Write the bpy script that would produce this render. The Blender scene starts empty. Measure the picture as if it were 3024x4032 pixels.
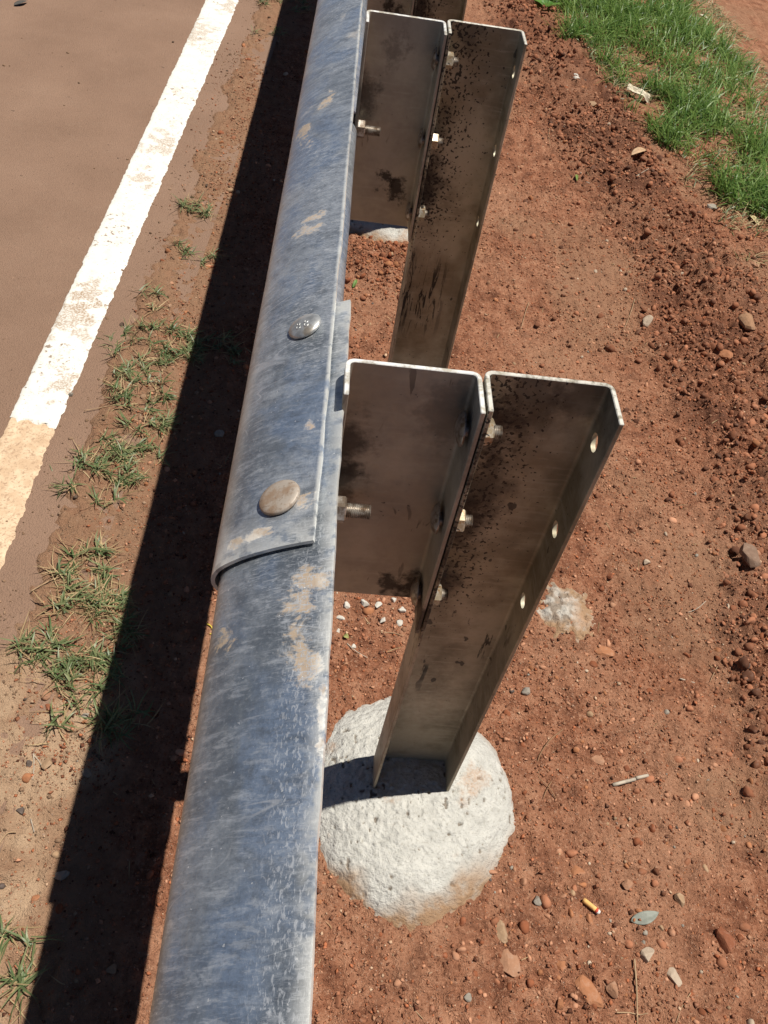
import bpy, bmesh, math, random
import numpy as np
from mathutils import Vector, Matrix, Euler

S = bpy.context.scene
COL = S.collection
random.seed(7)
RNG = np.random.default_rng(11)

# ------------------------------------------------------------------ camera
CAM = np.array([-0.1896, -0.7398, 1.588])
RW = np.array([[0.991, 0.0046, 0.1339], [0.0909, -0.7574, -0.6466], [0.0984, 0.6529, -0.751]])
_u, _, _v = np.linalg.svd(RW)
RW = _u @ _v                      # rows: right, down, forward in world axes
FPX = 3345.5                      # focal length in photo pixels (3024 x 4032)
cd = bpy.data.cameras.new("camera")
cd.sensor_width = 36.0
cd.lens = FPX / 4032 * 36.0
cd.clip_start = 0.02
cd.clip_end = 500
cam = bpy.data.objects.new("camera", cd)
COL.objects.link(cam)
m = Matrix.Identity(4)
for i in range(3):
    m[i][0] = RW[0][i]
    m[i][1] = -RW[1][i]
    m[i][2] = -RW[2][i]
    m[i][3] = CAM[i]
cam.matrix_world = m
S.camera = cam

# ------------------------------------------------------------------ light
SUN = Vector((0.312, 0.0455, 1.0)).normalized()     # towards the sun
elev = math.asin(SUN.z)
w = bpy.data.worlds.new("World")
S.world = w
w.use_nodes = True
wn = w.node_tree
wn.nodes.clear()
sky = wn.nodes.new("ShaderNodeTexSky")
sky.sky_type = 'NISHITA'
sky.sun_disc = False
sky.sun_elevation = elev
sky.sun_rotation = math.atan2(SUN.x, SUN.y)
sky.altitude = 1200
sky.air_density = 0.45
sky.dust_density = 0.0
bg = wn.nodes.new("ShaderNodeBackground")
bg.inputs[1].default_value = 0.05
wo = wn.nodes.new("ShaderNodeOutputWorld")
wn.links.new(sky.outputs[0], bg.inputs[0])
wn.links.new(bg.outputs[0], wo.inputs[0])
sl = bpy.data.lights.new("sun", 'SUN')
sl.energy = 5.0
sl.angle = math.radians(0.53)
sl.color = (1.0, 0.96, 0.89)
so = bpy.data.objects.new("sun", sl)
so.rotation_euler = SUN.to_track_quat('Z', 'Y').to_euler()
so.location = (2, 1, 6)
COL.objects.link(so)
S.view_settings.view_transform = 'Standard'
S.view_settings.look = 'None'
S.view_settings.gamma = 1
S.view_settings.exposure = 0.28
S.view_settings.use_curve_mapping = False
S.render.engine = 'CYCLES'
S.cycles.max_bounces = 6

# ------------------------------------------------------------------ helpers
def at(px, py, z):
    """a photo pixel (3024 x 4032) to the point of the level z under it"""
    d = RW.T @ np.array([(px - 1512) / FPX, (py - 2016) / FPX, 1.0])
    return CAM + d * (z - CAM[2]) / d[2]

def depth(p):
    return float(RW[2] @ (np.array(p) - CAM))

def tag(o, label=None, cat=None, group=None, kind=None):
    if label: o["label"] = label
    if cat: o["category"] = cat
    if group: o["group"] = group
    if kind: o["kind"] = kind
    return o

def link(name, me, mat=None, parent=None, loc=None):
    o = bpy.data.objects.new(name, me)
    COL.objects.link(o)
    if mat is not None and me is not None and len(me.materials) == 0:
        me.materials.append(mat)
    if parent: o.parent = parent
    if loc is not None: o.location = loc
    return o

def mesh(name, v, f, smooth=False):
    me = bpy.data.meshes.new(name)
    me.from_pydata([tuple(map(float, p)) for p in v], [], [tuple(map(int, q)) for q in f])
    if smooth:
        me.polygons.foreach_set("use_smooth", [True] * len(me.polygons))
    me.update()
    return me

def fast_mesh(name, v, tris, smooth=False):
    """big triangle or quad meshes straight from numpy"""
    v = np.asarray(v, np.float32); tris = np.asarray(tris, np.int32)
    k = tris.shape[1]
    me = bpy.data.meshes.new(name)
    me.vertices.add(len(v)); me.vertices.foreach_set("co", v.ravel())
    me.loops.add(tris.size); me.loops.foreach_set("vertex_index", tris.ravel())
    me.polygons.add(len(tris))
    me.polygons.foreach_set("loop_start", np.arange(0, tris.size, k, dtype=np.int32))
    me.polygons.foreach_set("loop_total", np.full(len(tris), k, np.int32))
    if smooth: me.polygons.foreach_set("use_smooth", np.ones(len(tris), bool))
    me.update(calc_edges=True)
    me.validate()
    return me

def add_attr(me, name, arr):
    arr = np.asarray(arr, np.float32)
    if arr.ndim == 1:
        a = me.attributes.new(name, 'FLOAT', 'POINT'); a.data.foreach_set("value", arr)
    else:
        a = me.attributes.new(name, 'FLOAT_COLOR', 'POINT')
        c = np.ones((len(arr), 4), np.float32); c[:, :3] = arr
        a.data.foreach_set("color", c.ravel())

_T = np.random.default_rng(5).random((256, 256)) * 2 - 1
def vn(x, y):
    xi = np.floor(x).astype(np.int64); yi = np.floor(y).astype(np.int64)
    fx = x - xi; fy = y - yi
    fx = fx * fx * fx * (fx * (fx * 6 - 15) + 10); fy = fy * fy * fy * (fy * (fy * 6 - 15) + 10)
    a = _T[xi & 255, yi & 255]; b = _T[(xi + 1) & 255, yi & 255]
    c = _T[xi & 255, (yi + 1) & 255]; d = _T[(xi + 1) & 255, (yi + 1) & 255]
    return (a * (1 - fx) + b * fx) * (1 - fy) + (c * (1 - fx) + d * fx) * fy
def fbm(x, y, o=4, s=0.0):
    r = 0; a = 1; t = 0
    for i in range(o):
        r = r + a * vn(x * 2 ** i + 17.3 * i + s, y * 2 ** i + 9.1 * i - s); t += a; a *= 0.52
    return r / t * 1.4
def sst(a, b, x):
    t = np.clip((x - a) / (b - a), 0, 1)
    return t * t * (3 - 2 * t)

# ------------------------------------------------------------------ node helpers
class NT:
    def __init__(s, name):
        s.m = bpy.data.materials.new(name); s.m.use_nodes = True
        s.t = s.m.node_tree; s.t.nodes.clear()
        s.out = s.t.nodes.new("ShaderNodeOutputMaterial")
        s.b = s.t.nodes.new("ShaderNodeBsdfPrincipled")
        s.t.links.new(s.b.outputs[0], s.out.inputs[0])
        s.tc = s.t.nodes.new("ShaderNodeTexCoord")
        s.co = s.tc.outputs["Object"]
    def put(s, sock, v):
        if isinstance(v, bpy.types.NodeSocket): s.t.links.new(v, sock)
        elif v is not None:
            if isinstance(v, (tuple, list)) and len(v) == 3 and sock.type == 'RGBA': v = (*v, 1)
            sock.default_value = v
    def noise(s, scale, detail=4, rough=0.55, co=None, dist=0.0):
        n = s.t.nodes.new("ShaderNodeTexNoise")
        s.put(n.inputs["Vector"], co or s.co); n.inputs["Scale"].default_value = scale
        n.inputs["Detail"].default_value = detail; n.inputs["Roughness"].default_value = rough
        n.inputs["Distortion"].default_value = dist
        return n.outputs["Fac"]
    def voro(s, scale, co=None, out="Distance"):
        n = s.t.nodes.new("ShaderNodeTexVoronoi")
        s.put(n.inputs["Vector"], co or s.co); n.inputs["Scale"].default_value = scale
        return n.outputs[out]
    def scaled(s, sc, rot=(0, 0, 0), loc=(0, 0, 0)):
        n = s.t.nodes.new("ShaderNodeMapping"); s.put(n.inputs[0], s.co)
        n.inputs["Scale"].default_value = sc; n.inputs["Rotation"].default_value = rot; n.inputs["Location"].default_value = loc
        return n.outputs[0]
    def mr(s, v, a, b, c=0.0, d=1.0):
        n = s.t.nodes.new("ShaderNodeMapRange"); n.interpolation_type = 'SMOOTHSTEP'
        s.put(n.inputs[0], v)
        for i, q in enumerate((a, b, c, d)): n.inputs[i + 1].default_value = q
        return n.outputs[0]
    def mth(s, op, a, b=0.5):
        n = s.t.nodes.new("ShaderNodeMath"); n.operation = op
        s.put(n.inputs[0], a); s.put(n.inputs[1], b); return n.outputs[0]
    def mul(s, *a):
        r = a[0]
        for q in a[1:]: r = s.mth('MULTIPLY', r, q)
        return r
    def mix(s, f, a, b):
        n = s.t.nodes.new("ShaderNodeMix"); n.data_type = 'RGBA'
        s.put(n.inputs[0], f); s.put(n.inputs[6], a); s.put(n.inputs[7], b); return n.outputs[2]
    def ramp(s, f, stops):
        n = s.t.nodes.new("ShaderNodeValToRGB"); s.put(n.inputs[0], f)
        e = n.color_ramp.elements
        while len(e) < len(stops): e.new(0.5)
        for i, (p, c) in enumerate(stops): e[i].position = p; e[i].color = (*c, 1)
        return n.outputs[0]
    def attr(s, name, out="Fac"):
        n = s.t.nodes.new("ShaderNodeAttribute"); n.attribute_name = name; return n.outputs[out]
    def xyz(s):
        n = s.t.nodes.new("ShaderNodeSeparateXYZ"); s.put(n.inputs[0], s.co); return n.outputs
    def bump(s, h, strength=0.4, dist=0.002, prev=None):
        n = s.t.nodes.new("ShaderNodeBump"); s.put(n.inputs["Height"], h)
        n.inputs["Strength"].default_value = strength; n.inputs["Distance"].default_value = dist
        if prev is not None: s.put(n.inputs["Normal"], prev)
        return n.outputs[0]
    def done(s, col, rough=0.8, metal=0.0, normal=None, spec=0.5):
        s.put(s.b.inputs["Base Color"], col); s.put(s.b.inputs["Roughness"], rough)
        s.put(s.b.inputs["Metallic"], metal); s.put(s.b.inputs["Specular IOR Level"], spec)
        if normal is not None: s.put(s.b.inputs["Normal"], normal)
        return s.m

# ------------------------------------------------------------------ materials
ZG = -0.06
def mat_soil():
    n = NT("soil")
    big = n.noise(2.3, 5); mid = n.noise(19, 5, .6); fine = n.noise(140, 4, .65); grit = n.noise(420, 2, .6)
    c = n.ramp(mid, [(.30, (.145, .055, .030)), (.5, (.305, .127, .069)), (.70, (.435, .213, .124))])
    c = n.mix(n.mr(big, .40, .66, 0, .6), c, (.40, .212, .127))
    c = n.mix(n.mr(fine, .52, .70, 0, .7), c, (.50, .275, .17))
    c = n.mix(n.mr(fine, .46, .30, 0, .8), c, (.085, .032, .017))
    c = n.mix(n.mul(n.attr("moist"), n.mr(mid, .3, .6, .45, .95)), c, (.150, .064, .038))
    c = n.mix(n.mul(n.attr("dust"), n.mr(mid, .25, .6, .55, 1)), c, (.300, .172, .102))
    c = n.mix(n.mul(n.attr("pale"), n.mr(mid, .25, .6, .5, 1)), c, (.48, .325, .205))
    c = n.mix(n.mr(n.noise(260, 1), .70, .76, 0, .8), c, (.46, .34, .26))
    h = n.mth('ADD', n.mul(fine, 1.0), n.mul(grit, .6))
    return n.done(c, .95, 0, n.bump(h, 1.0, .0085), .1)

def mat_road():
    n = NT("dusty_asphalt")
    big = n.noise(3.1, 5); mid = n.noise(30, 5, .6); fine = n.noise(230, 3, .6)
    c = n.ramp(big, [(.3, (.215, .130, .086)), (.55, (.248, .152, .102)), (.8, (.280, .176, .120))])
    c = n.mix(n.mr(mid, .5, .75, 0, .4), c, (.255, .165, .112))
    c = n.mix(n.mr(n.noise(75, 2), .68, .78, 0, .5), c, (.32, .20, .13))
    c = n.mix(n.mr(n.noise(48, 2, .5, n.scaled((1, 1, 1), loc=(4, 2, 0))), .72, .78, 0, .6), c, (.055, .035, .026))
    c = n.mix(n.mr(fine, .56, .72, 0, .35), c, (.15, .095, .066))
    agg = n.voro(260); c = n.mix(n.mr(agg, .28, .12, 0, .4), c, (.30, .20, .135)); g2 = n.noise(420, 2, .7); c = n.mix(n.mr(g2, .54, .66, 0, .5), c, (.13, .082, .058))
    return n.done(c, .9, 0, n.bump(n.mth('ADD', fine, n.mul(agg, .8)), .9, .003), .25)

def mat_line(old):
    n = NT("worn_cream_paint" if old else "white_road_paint")
    mid = n.noise(26, 6, .65); fine = n.noise(160, 4, .65); lump = n.noise(9, 4)
    if old:
        c = n.mix(n.mr(mid, .35, .7), (.50, .345, .215), (.66, .50, .335))
        c = n.mix(n.mr(fine, .50, .66, 0, .75), c, (.30, .185, .115))
    else:
        c = n.mix(n.mr(mid, .3, .7), (.62, .595, .53), (.71, .69, .635))
        xyz = n.xyz(); rag = n.mul(n.mth('SUBTRACT', mid, .5), .30)
        for (px, py, r_) in ((300, 1255, .075), (350, 1190, .05), (640, 575, .07), (760, 130, .10), (900, 30, .05), (560, 720, .03), (250, 1500, .04)):
            q_ = at(px, py, ZG)
            dx = n.mth('SUBTRACT', xyz[0], float(q_[0])); dy = n.mul(n.mth('SUBTRACT', xyz[1], float(q_[1])), .55)
            d = n.mth('ADD', n.mth('SQRT', n.mth('ADD', n.mul(dx, dx), n.mul(dy, dy))), rag)
            c = n.mix(n.mul(n.mr(d, r_, r_ * .35), n.mr(fine, .42, .58, .1, .75)), c, (.33, .22, .135))
        c = n.mix(n.mul(n.mr(lump, .54, .70), n.mr(mid, .48, .62, 0, .5)), c, (.46, .33, .22))
        c = n.mix(n.mul(n.mr(lump, .46, .60), n.mr(n.noise(60, 3), .58, .64, 0, .85)), c, (.20, .13, .085))
        c = n.mix(n.mr(n.noise(150, 2), .66, .71, 0, .75), c, (.28, .19, .125))
    return n.done(c, .75, 0, n.bump(fine, .35, .0012), .3)

def mat_rail():
    n = NT("weathered_galvanised_rail")
    xyz = n.xyz()
    wash = n.noise(1.0, 7, .72, n.scaled((34, 52, 34), (0, 0, .5)), .4)
    brush = n.noise(1.0, 5, .68, n.scaled((34, 150, 34), (0, 0, .42)), .35)
    dash = n.noise(1.0, 3, .6, n.scaled((120, 560, 120), (0, 0, .25)), .5)
    dash2 = n.noise(1.0, 3, .6, n.scaled((420, 170, 420), (0, 0, .1)), .5)
    pat = n.noise(10, 7, .72, n.scaled((1, .8, 1), loc=(1.7, .4, 0)), .4)
    blu = n.noise(6.5, 5, .6, n.scaled((1, .8, 1), loc=(7, 3, 1)), .5)
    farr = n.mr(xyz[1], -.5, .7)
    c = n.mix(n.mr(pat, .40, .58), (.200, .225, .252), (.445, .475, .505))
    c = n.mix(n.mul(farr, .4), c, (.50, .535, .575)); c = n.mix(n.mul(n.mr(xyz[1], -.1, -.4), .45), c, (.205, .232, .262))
    c = n.mix(n.mr(blu, .47, .62, 0, .75), c, (.265, .345, .475))
    c = n.mix(n.mr(wash, .51, .70, 0, .36), c, (.58, .60, .615))
    c = n.mix(n.mr(wash, .48, .33, 0, .45), c, (.17, .185, .20))
    c = n.mix(n.mr(brush, .52, .66, 0, .45), c, (.66, .685, .71))
    c = n.mix(n.mr(brush, .47, .34, 0, .35), c, (.15, .17, .20))
    gr = n.noise(260, 3, .7); c = n.mix(n.mr(gr, .54, .70, 0, .22), c, (.68, .70, .72)); c = n.mix(n.mr(gr, .48, .32, 0, .35), c, (.14, .16, .19))
    spots = n.mr(n.noise(6, 4, .6, n.scaled((1, .7, 1), loc=(2, 9, 4))), .40, .56)
    right = n.mr(xyz[0], -.245, -.205)
    hatch = n.mul(n.mr(dash, .53, .62), spots, n.mth('ADD', .35, n.mul(right, .65)))
    hatch2 = n.mul(n.mr(dash2, .54, .63), n.mr(xyz[0], -.205, -.180), n.mr(xyz[1], .0, -.35))
    hatch = n.mth('MAXIMUM', hatch, hatch2)
    c = n.mix(n.mul(hatch, .62), c, (.80, .815, .83))
    # tan dust dried on in patches
    edge_n = n.mth('ADD', n.mul(n.mth('SUBTRACT', n.noise(30, 6, .72, None, .6), .5), .17), n.mul(n.mth('SUBTRACT', brush, .5), .06))
    dust = None
    for (px, py, rx_, ry_) in DUST:
        q_ = at(px, py, .948)
        dx = n.mul(n.mth('SUBTRACT', xyz[0], float(q_[0])), 1.0 / rx_); dy = n.mul(n.mth('SUBTRACT', xyz[1], float(q_[1])), 1.0 / ry_)
        d = n.mth('SQRT', n.mth('ADD', n.mul(dx, dx), n.mul(dy, dy)))
        d = n.mr(n.mth('ADD', d, n.mul(edge_n, 30.0)), 1.0, .45)
        dust = d if dust is None else n.mth('MAXIMUM', dust, d)
    gen = n.mul(n.mr(n.noise(8.5, 5, .62, n.scaled((1.2, 1.1, 1), loc=(3.3, 8.13, 2)), .7), .60, .72), farr)
    dust = n.mth('MAXIMUM', dust, n.mul(gen, .4))
    dust = n.mul(dust, n.mr(n.noise(85, 4, .7), .30, .52, .25, 1), n.mr(hatch, .2, .7, 1, .35))
    c = n.mix(n.mul(dust, .80), c, (.385, .275, .170))
    sp = n.mr(n.noise(210, 2, .6), .725, .75)
    c = n.mix(n.mul(sp, .85), c, (.82, .82, .80))
    sc = n.mr(n.mth('ABSOLUTE', n.mth('SUBTRACT', n.noise(2.6, 2, .4, n.scaled((1, 2.2, 1), loc=(5, 1, 0)), 1.2), .5)), .0035, .0012)
    sc = n.mul(sc, n.mr(n.noise(7, 2), .50, .58))
    c = n.mix(n.mul(sc, .6), c, (.66, .67, .68))
    # brown-grey reflection of the road, painted onto the outer bulge
    road_refl = n.mul(n.mr(xyz[0], -.250, -.268), n.mr(n.noise(22, 4), .3, .6, .35, .9))
    c = n.mix(n.mul(road_refl, .7), c, (.33, .29, .235))
    at_ = n.attr("edge"); c = n.mix(n.mul(at_, n.mr(n.noise(60, 3), .36, .52, .15, 1)), c, (.74, .73, .68))
    met = n.mth('SUBTRACT', .72, n.mth('ADD', n.mth('MAXIMUM', n.mul(dust, .70), n.mul(road_refl, .5)), n.mul(at_, .3)))
    ro = n.mth('ADD', n.mr(wash, .3, .7, .36, .52), n.mul(dust, .35))
    h = n.mth('ADD', n.mth('ADD', n.mul(dash, .55), n.mul(dash2, .35)), n.mul(brush, .5))
    nb = n.bump(n.noise(11, 3), .35, .004)
    return n.done(c, ro, met, n.bump(h, .5, .0012, nb), .5)
DUST = [(1205, 2310, .013, .024), (1165, 2380, .016, .018), (1190, 2590, .017, .026), (1225, 2660, .013, .020), (890, 2440, .010, .020), (1240, 860, .012, .012), (1215, 905, .022, .014),
        (1190, 2005, .010, .010), (980, 2090, .018, .008), (1290, 400, .016, .03), (1200, 480, .012, .05), (1215, 1715, .006, .008), (1260, 2830, .004, .03)]

def steel(n, spots):
    """dull galvanised plate with oily stains, burnt marks round the welds and dirt"""
    xyz = n.xyz()
    oi = n.t.nodes.new("ShaderNodeObjectInfo"); vm = n.t.nodes.new("ShaderNodeVectorMath"); vm.operation = 'MULTIPLY_ADD'
    n.t.links.new(oi.outputs["Location"], vm.inputs[0]); vm.inputs[1].default_value = (7.31, 7.31, 7.31); n.t.links.new(n.co, vm.inputs[2])
    n.co = vm.outputs[0]                                # every post wears its own stains
    brush = n.noise(1.0, 5, .6, n.scaled((14, 14, 120)), .3)
    pat = n.noise(11, 5, .6); fine = n.noise(120, 3, .6)
    c = n.mix(n.mr(pat, .32, .68), (.255, .224, .152), (.52, .475, .35))
    c = n.mix(n.mr(brush, .5, .72, 0, .6), c, (.50, .465, .36))
    c = n.mix(n.mr(n.noise(5, 4, .6, n.scaled((1, 1, .7), loc=(2, 5, 1))), .5, .66, 0, .55), c, (.235, .180, .100))
    def blob(px, pz, r, amp, co):
        dx = n.mth('SUBTRACT', xyz[0], px); dz = n.mth('SUBTRACT', xyz[2], pz)
        d = n.mth('SQRT', n.mth('ADD', n.mul(dx, dx), n.mul(n.mul(dz, dz), .45)))
        d = n.mth('ADD', d, n.mul(n.mth('SUBTRACT', n.noise(34, 5, .7), .5), .09))
        return n.mul(n.mr(d, r, r * .25), amp)
    return c, xyz, blob, fine, pat

def mat_post(smear=False):
    n = NT("smeared_post_steel" if smear else "stained_post_steel")
    c, xyz, blob, fine, pat = steel(n, 1)
    for px, pz, r, a in ((.015, .79, .04, .6), (.014, .66, .055, .9), (.05, .985, .04, .5)) if smear else ((.02, .915, .05, .85), (.035, .80, .060, .75), (.02, .74, .055, .85), (.012, .60, .05, .9), (.06, .97, .06, .65), (.12, .985, .05, .5)):
        c = n.mix(blob(px, pz, r, a, None), c, (.030, .022, .018))
    # spatter: dense near the bolted flange, thinning out down the web
    band = n.mul(n.mr(xyz[0], .150, .025), n.mr(xyz[2], .40, .62))
    sp = n.noise(165, 3, .5); th = n.mr(n.mth('ADD', sp, n.mul(band, .160)), .705, .722)
    c = n.mix(n.mul(th, .92), c, (.018, .014, .012))
    # runs and splashes lower down
    run = n.noise(1.0, 4, .6, n.scaled((60, 60, 11), loc=(1, 2, 0)), .4)
    low = n.mul(n.mr(run, .60, .66), n.mr(n.mth('ABSOLUTE', n.mth('SUBTRACT', xyz[2], .40)), .16, .06), n.mr(n.noise(10, 2), .46, .56))
    c = n.mix(n.mul(low, .9), c, (.030, .026, .022))
    sp2 = n.mr(n.noise(42, 2, .4, n.scaled((1, 1, .6), loc=(3, 3, 3))), .715, .735)
    c = n.mix(n.mul(sp2, .8), c, (.045, .040, .035))
    if smear:
        sm = n.noise(1.0, 5, .7, n.scaled((85, 85, 9), loc=(4, 1, 2)), .9)
        zz = n.mr(n.mth('ABSOLUTE', n.mth('SUBTRACT', xyz[2], .37)), .14, .05)
        c = n.mix(n.mul(n.mr(sm, .52, .57), zz, n.mr(xyz[0], .13, .08), .95), c, (.022, .019, .017))
    # light bounced up from the ground, painted into the post foot
    bounce = n.mul(n.mr(xyz[2], .30, .06), n.mr(pat, .38, .60))
    c = n.mix(n.mul(bounce, .75), c, (.36, .32, .235))
    ed = n.attr("edge")
    c = n.mix(n.mul(ed, n.mr(n.noise(55, 4, .7), .36, .56, .1, 1)), c, (.60, .57, .50))
    return n.done(c, n.mr(fine, .3, .7, .48, .66), n.mth('SUBTRACT', .30, n.mul(th, .28)), n.bump(fine, .3, .001), .3)

def mat_spacer(other=False):
    n = NT("stained_spacer_steel" + ("_b" if other else ""))
    c, xyz, blob, fine, pat = steel(n, 1)
    c = n.mix(.5, c, (.41, .375, .325))
    for px, pz, r, a in ((-.148, .83, .045, .7), (-.075, .665, .020, .9), (-.045, .640, .024, .9), (-.09, .93, .03, .45)) if other else ((-.150, .86, .050, .8), (-.145, .80, .04, .7), (-.012, .585, .035, .9), (-.045, .580, .028, .9), (-.03, .93, .05, .45)):
        c = n.mix(blob(px, pz, r, a, None), c, (.026, .020, .017))
    sp = n.mr(n.noise(120, 3, .55), .715, .74)
    c = n.mix(n.mul(sp, .7), c, (.035, .028, .024))
    sm = n.mul(n.mr(n.noise(1.0, 3, .5, n.scaled((75, 75, 20)), .6), .64, .69), n.mr(n.noise(8, 2), .5, .6))
    c = n.mix(n.mul(sm, .6), c, (.055, .045, .038))
    ed = n.attr("edge")
    c = n.mix(n.mul(ed, n.mr(n.noise(55, 4, .7), .36, .56, .1, 1)), c, (.70, .69, .66))
    return n.done(c, n.mr(fine, .3, .7, .50, .68), .32, n.bump(fine, .3, .001), .3)

def mat_bolt(kind):
    n = NT("bolt_" + kind)
    mid = n.noise(60, 5, .65); fine = n.noise(300, 3)
    if kind == "rusty":
        c = n.mix(n.mr(mid, .36, .62), (.30, .205, .135), (.40, .34, .28)); me, ro = .25, .6
        c = n.mix(n.mr(fine, .56, .68, 0, .6), c, (.20, .13, .085))
    elif kind == "zinc":
        c = n.mix(n.mr(mid, .36, .62), (.36, .36, .35), (.56, .56, .54)); me, ro = .7, .42
        c = n.mix(n.mr(n.noise(35, 3), .56, .66, 0, .7), c, (.30, .23, .15))
    elif kind == "nut":
        c = n.mix(n.mr(mid, .4, .6), (.34, .265, .17), (.52, .47, .39)); me, ro = .5, .42
        c = n.mix(n.mr(n.noise(110, 3), .55, .62, 0, .9), c, (.30, .16, .06))
        c = n.mix(n.mr(n.noise(75, 2), .58, .62, 0, .95), c, (.02, .017, .015))
    else:
        c = n.mix(n.mr(mid, .4, .6), (.20, .15, .11), (.46, .42, .37)); me, ro = .7, .38
    return n.done(c, ro, me, n.bump(fine, .3, .0006), .5)

def mat_concrete(name="footing_concrete"):
    n = NT(name)
    big = n.noise(7, 5, .6); mid = n.noise(40, 5, .62); fine = n.noise(190, 4, .6)
    c = n.mix(n.mr(mid, .32, .66), (.44, .425, .382), (.54, .522, .470))
    c = n.mix(n.mr(fine, .54, .70, 0, .5), c, (.27, .245, .20))
    c = n.mix(n.mul(n.attr("pit"), .8), c, (.15, .115, .085))
    c = n.mix(n.mul(n.attr("skirt"), n.mr(mid, .28, .55, .5, 1)), c, (.32, .20, .115))
    c = n.mix(n.mul(n.mr(big, .58, .68), n.mr(fine, .35, .6, .2, .6)), c, (.44, .28, .18))
    return n.done(c, .92, 0, n.bump(n.mth('ADD', fine, n.mul(mid, .8)), 1.0, .0045), .2)

def mat_attr(name, rough=.85, spec=.25, bump=.5, var=.35):
    """plain piece whose own colour is stored on it, broken up by grain"""
    n = NT(name)
    c = n.attr("col", "Color")
    g = n.noise(90, 4, .6)
    d = n.mix(.5, c, (.05, .035, .028)); l = n.mix(.35, c, (.62, .52, .42))
    c2 = n.mix(n.mr(g, .5, .3, 0, var), n.mix(n.mr(g, .5, .72, 0, var), c, l), d)
    return n.done(c2, rough, 0, n.bump(n.noise(320, 3), bump, .0012), spec)

def mat_leafy(name, a, b, trans=.35, rough=.45):
    n = NT(name)
    v = n.attr("tint")
    c = n.mix(v, a, b)
    n.done(c, rough, 0, None, .4)
    tr = n.t.nodes.new("ShaderNodeBsdfTranslucent"); n.put(tr.inputs[0], c)
    mx = n.t.nodes.new("ShaderNodeMixShader"); mx.inputs[0].default_value = trans
    n.t.links.new(n.b.outputs[0], mx.inputs[1]); n.t.links.new(tr.outputs[0], mx.inputs[2])
    n.t.links.new(mx.outputs[0], n.out.inputs[0])
    return n.m

def mat_plain(name, col, rough=.7, var=.3, scale=60, dark=None):
    n = NT(name)
    c = n.mix(n.mul(n.mr(n.noise(scale, 4), .35, .7), var * 2), col, dark or tuple(q * .55 for q in col))
    return n.done(c, rough, 0, n.bump(n.noise(scale * 4, 2), .3, .0006), .3)

M = dict(soil=mat_soil(), road=mat_road(), line=mat_line(0), old=mat_line(1), rail=mat_rail(), post=mat_post(), post2=mat_post(True), spacer=mat_spacer(), spacer2=mat_spacer(True),
         rusty=mat_bolt("rusty"), zinc=mat_bolt("zinc"), nut=mat_bolt("nut"), thread=mat_bolt("thread"), conc=mat_concrete(),
         stone=mat_attr("stone"), grit=mat_attr("grit", .95, .1, .4, .3),
         grass=mat_leafy("verge_grass", (.075, .165, .033), (.255, .360, .095), .35),
         tuft=mat_leafy("tuft_grass", (.085, .135, .046), (.215, .235, .105), .25),
         dry=mat_leafy("dry_grass", (.30, .20, .095), (.46, .34, .18), .15, .7))

# ------------------------------------------------------------------ ground
def band(x, y):
    """1 where the verge soil has been turned over"""
    xc = np.interp(y, [-1, .3, 1, 2, 2.9, 4.2, 6], [.98, 1.02, 1.16, 1.12, .98, .78, .55])
    wv = .06 * fbm(x * 3, y * 3, 3, 4.)
    return sst(.30, .12, np.abs(x - xc - .05 + wv)) * sst(-.4, .2, y)
ROADX = lambda y: -.735 + .045 * (y - .885)             # edge of the carriageway
def gz(x, y):
    x = np.asarray(x, float); y = np.asarray(y, float)
    b = band(x, y)
    z = ZG + .007 * fbm(x * 2.1, y * 2.1, 3)
    z = z + (.0038 + .007 * b) * fbm(x * 13, y * 13, 3, 3.)
    z = z + (.0090 + .0130 * b) * (np.abs(fbm(x * 33, y * 33, 2, 8.)) - .3)
    z = z + (.0042 + .0030 * b) * vn(x * 62 + 3, y * 62) * (.45 + .8 * sst(-.3, .4, fbm(x * 5, y * 5, 2, 44.)))
    z = z - .022 * b * sst(.34, .62, vn(x * 19 + 31, y * 19 + 7))
    z = z + .03 * b
    # soil heap in front of the far footing
    z = z + .05 * np.exp(-(((x - .03) / .17) ** 2 + ((y - 1.80) / .13) ** 2)) * (1 + .5 * fbm(x * 22, y * 22, 3))
    e = x - ROADX(y) + .035 * fbm(x * 6, y * 6, 4, 2.)
    z = z + .010 * sst(.16, .03, e) * sst(-.06, .02, e) - .055 * sst(.0, -.12, e)
    z = z - .16 * sst(1.7, 2.6, x) + .16 * sst(2.8, 3.6, x)        # shallow drain beyond the grass
    return z

def axis(segs):
    a = []
    for lo, hi, st in segs:
        k = max(1, int(round((hi - lo) / st))); a += list(np.linspace(lo, hi, k, endpoint=False))
    a.append(segs[-1][1]); return np.array(a)
gx = axis([(-60, -8, 6), (-8, -2, .6), (-2, -.85, .05), (-.85, -.2, .0058), (-.2, 1.4, .0055), (1.4, 2.6, .011), (2.6, 6, .2), (6, 60, 6)])
gy = axis([(-60, -6, 6), (-6, -.9, .25), (-.9, -.5, .02), (-.5, 1.2, .0055), (1.2, 2.6, .0078), (2.6, 5.4, .012), (5.4, 9, .2), (9, 80, 7)])
X, Y = np.meshgrid(gx, gy)
Zg = gz(X, Y)
nx, ny = len(gx), len(gy)
idx = np.arange(nx * ny).reshape(ny, nx)
q = np.stack([idx[:-1, :-1], idx[:-1, 1:], idx[1:, 1:], idx[1:, :-1]], -1).reshape(-1, 4)
me = fast_mesh("ground", np.stack([X, Y, Zg], -1).reshape(-1, 3), q, True)
B = band(X, Y)
add_attr(me, "moist", np.clip(B * (.35 + .9 * sst(-.1, .5, fbm(X * 5, Y * 5, 3, 6.))), 0, 1).ravel())
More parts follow.
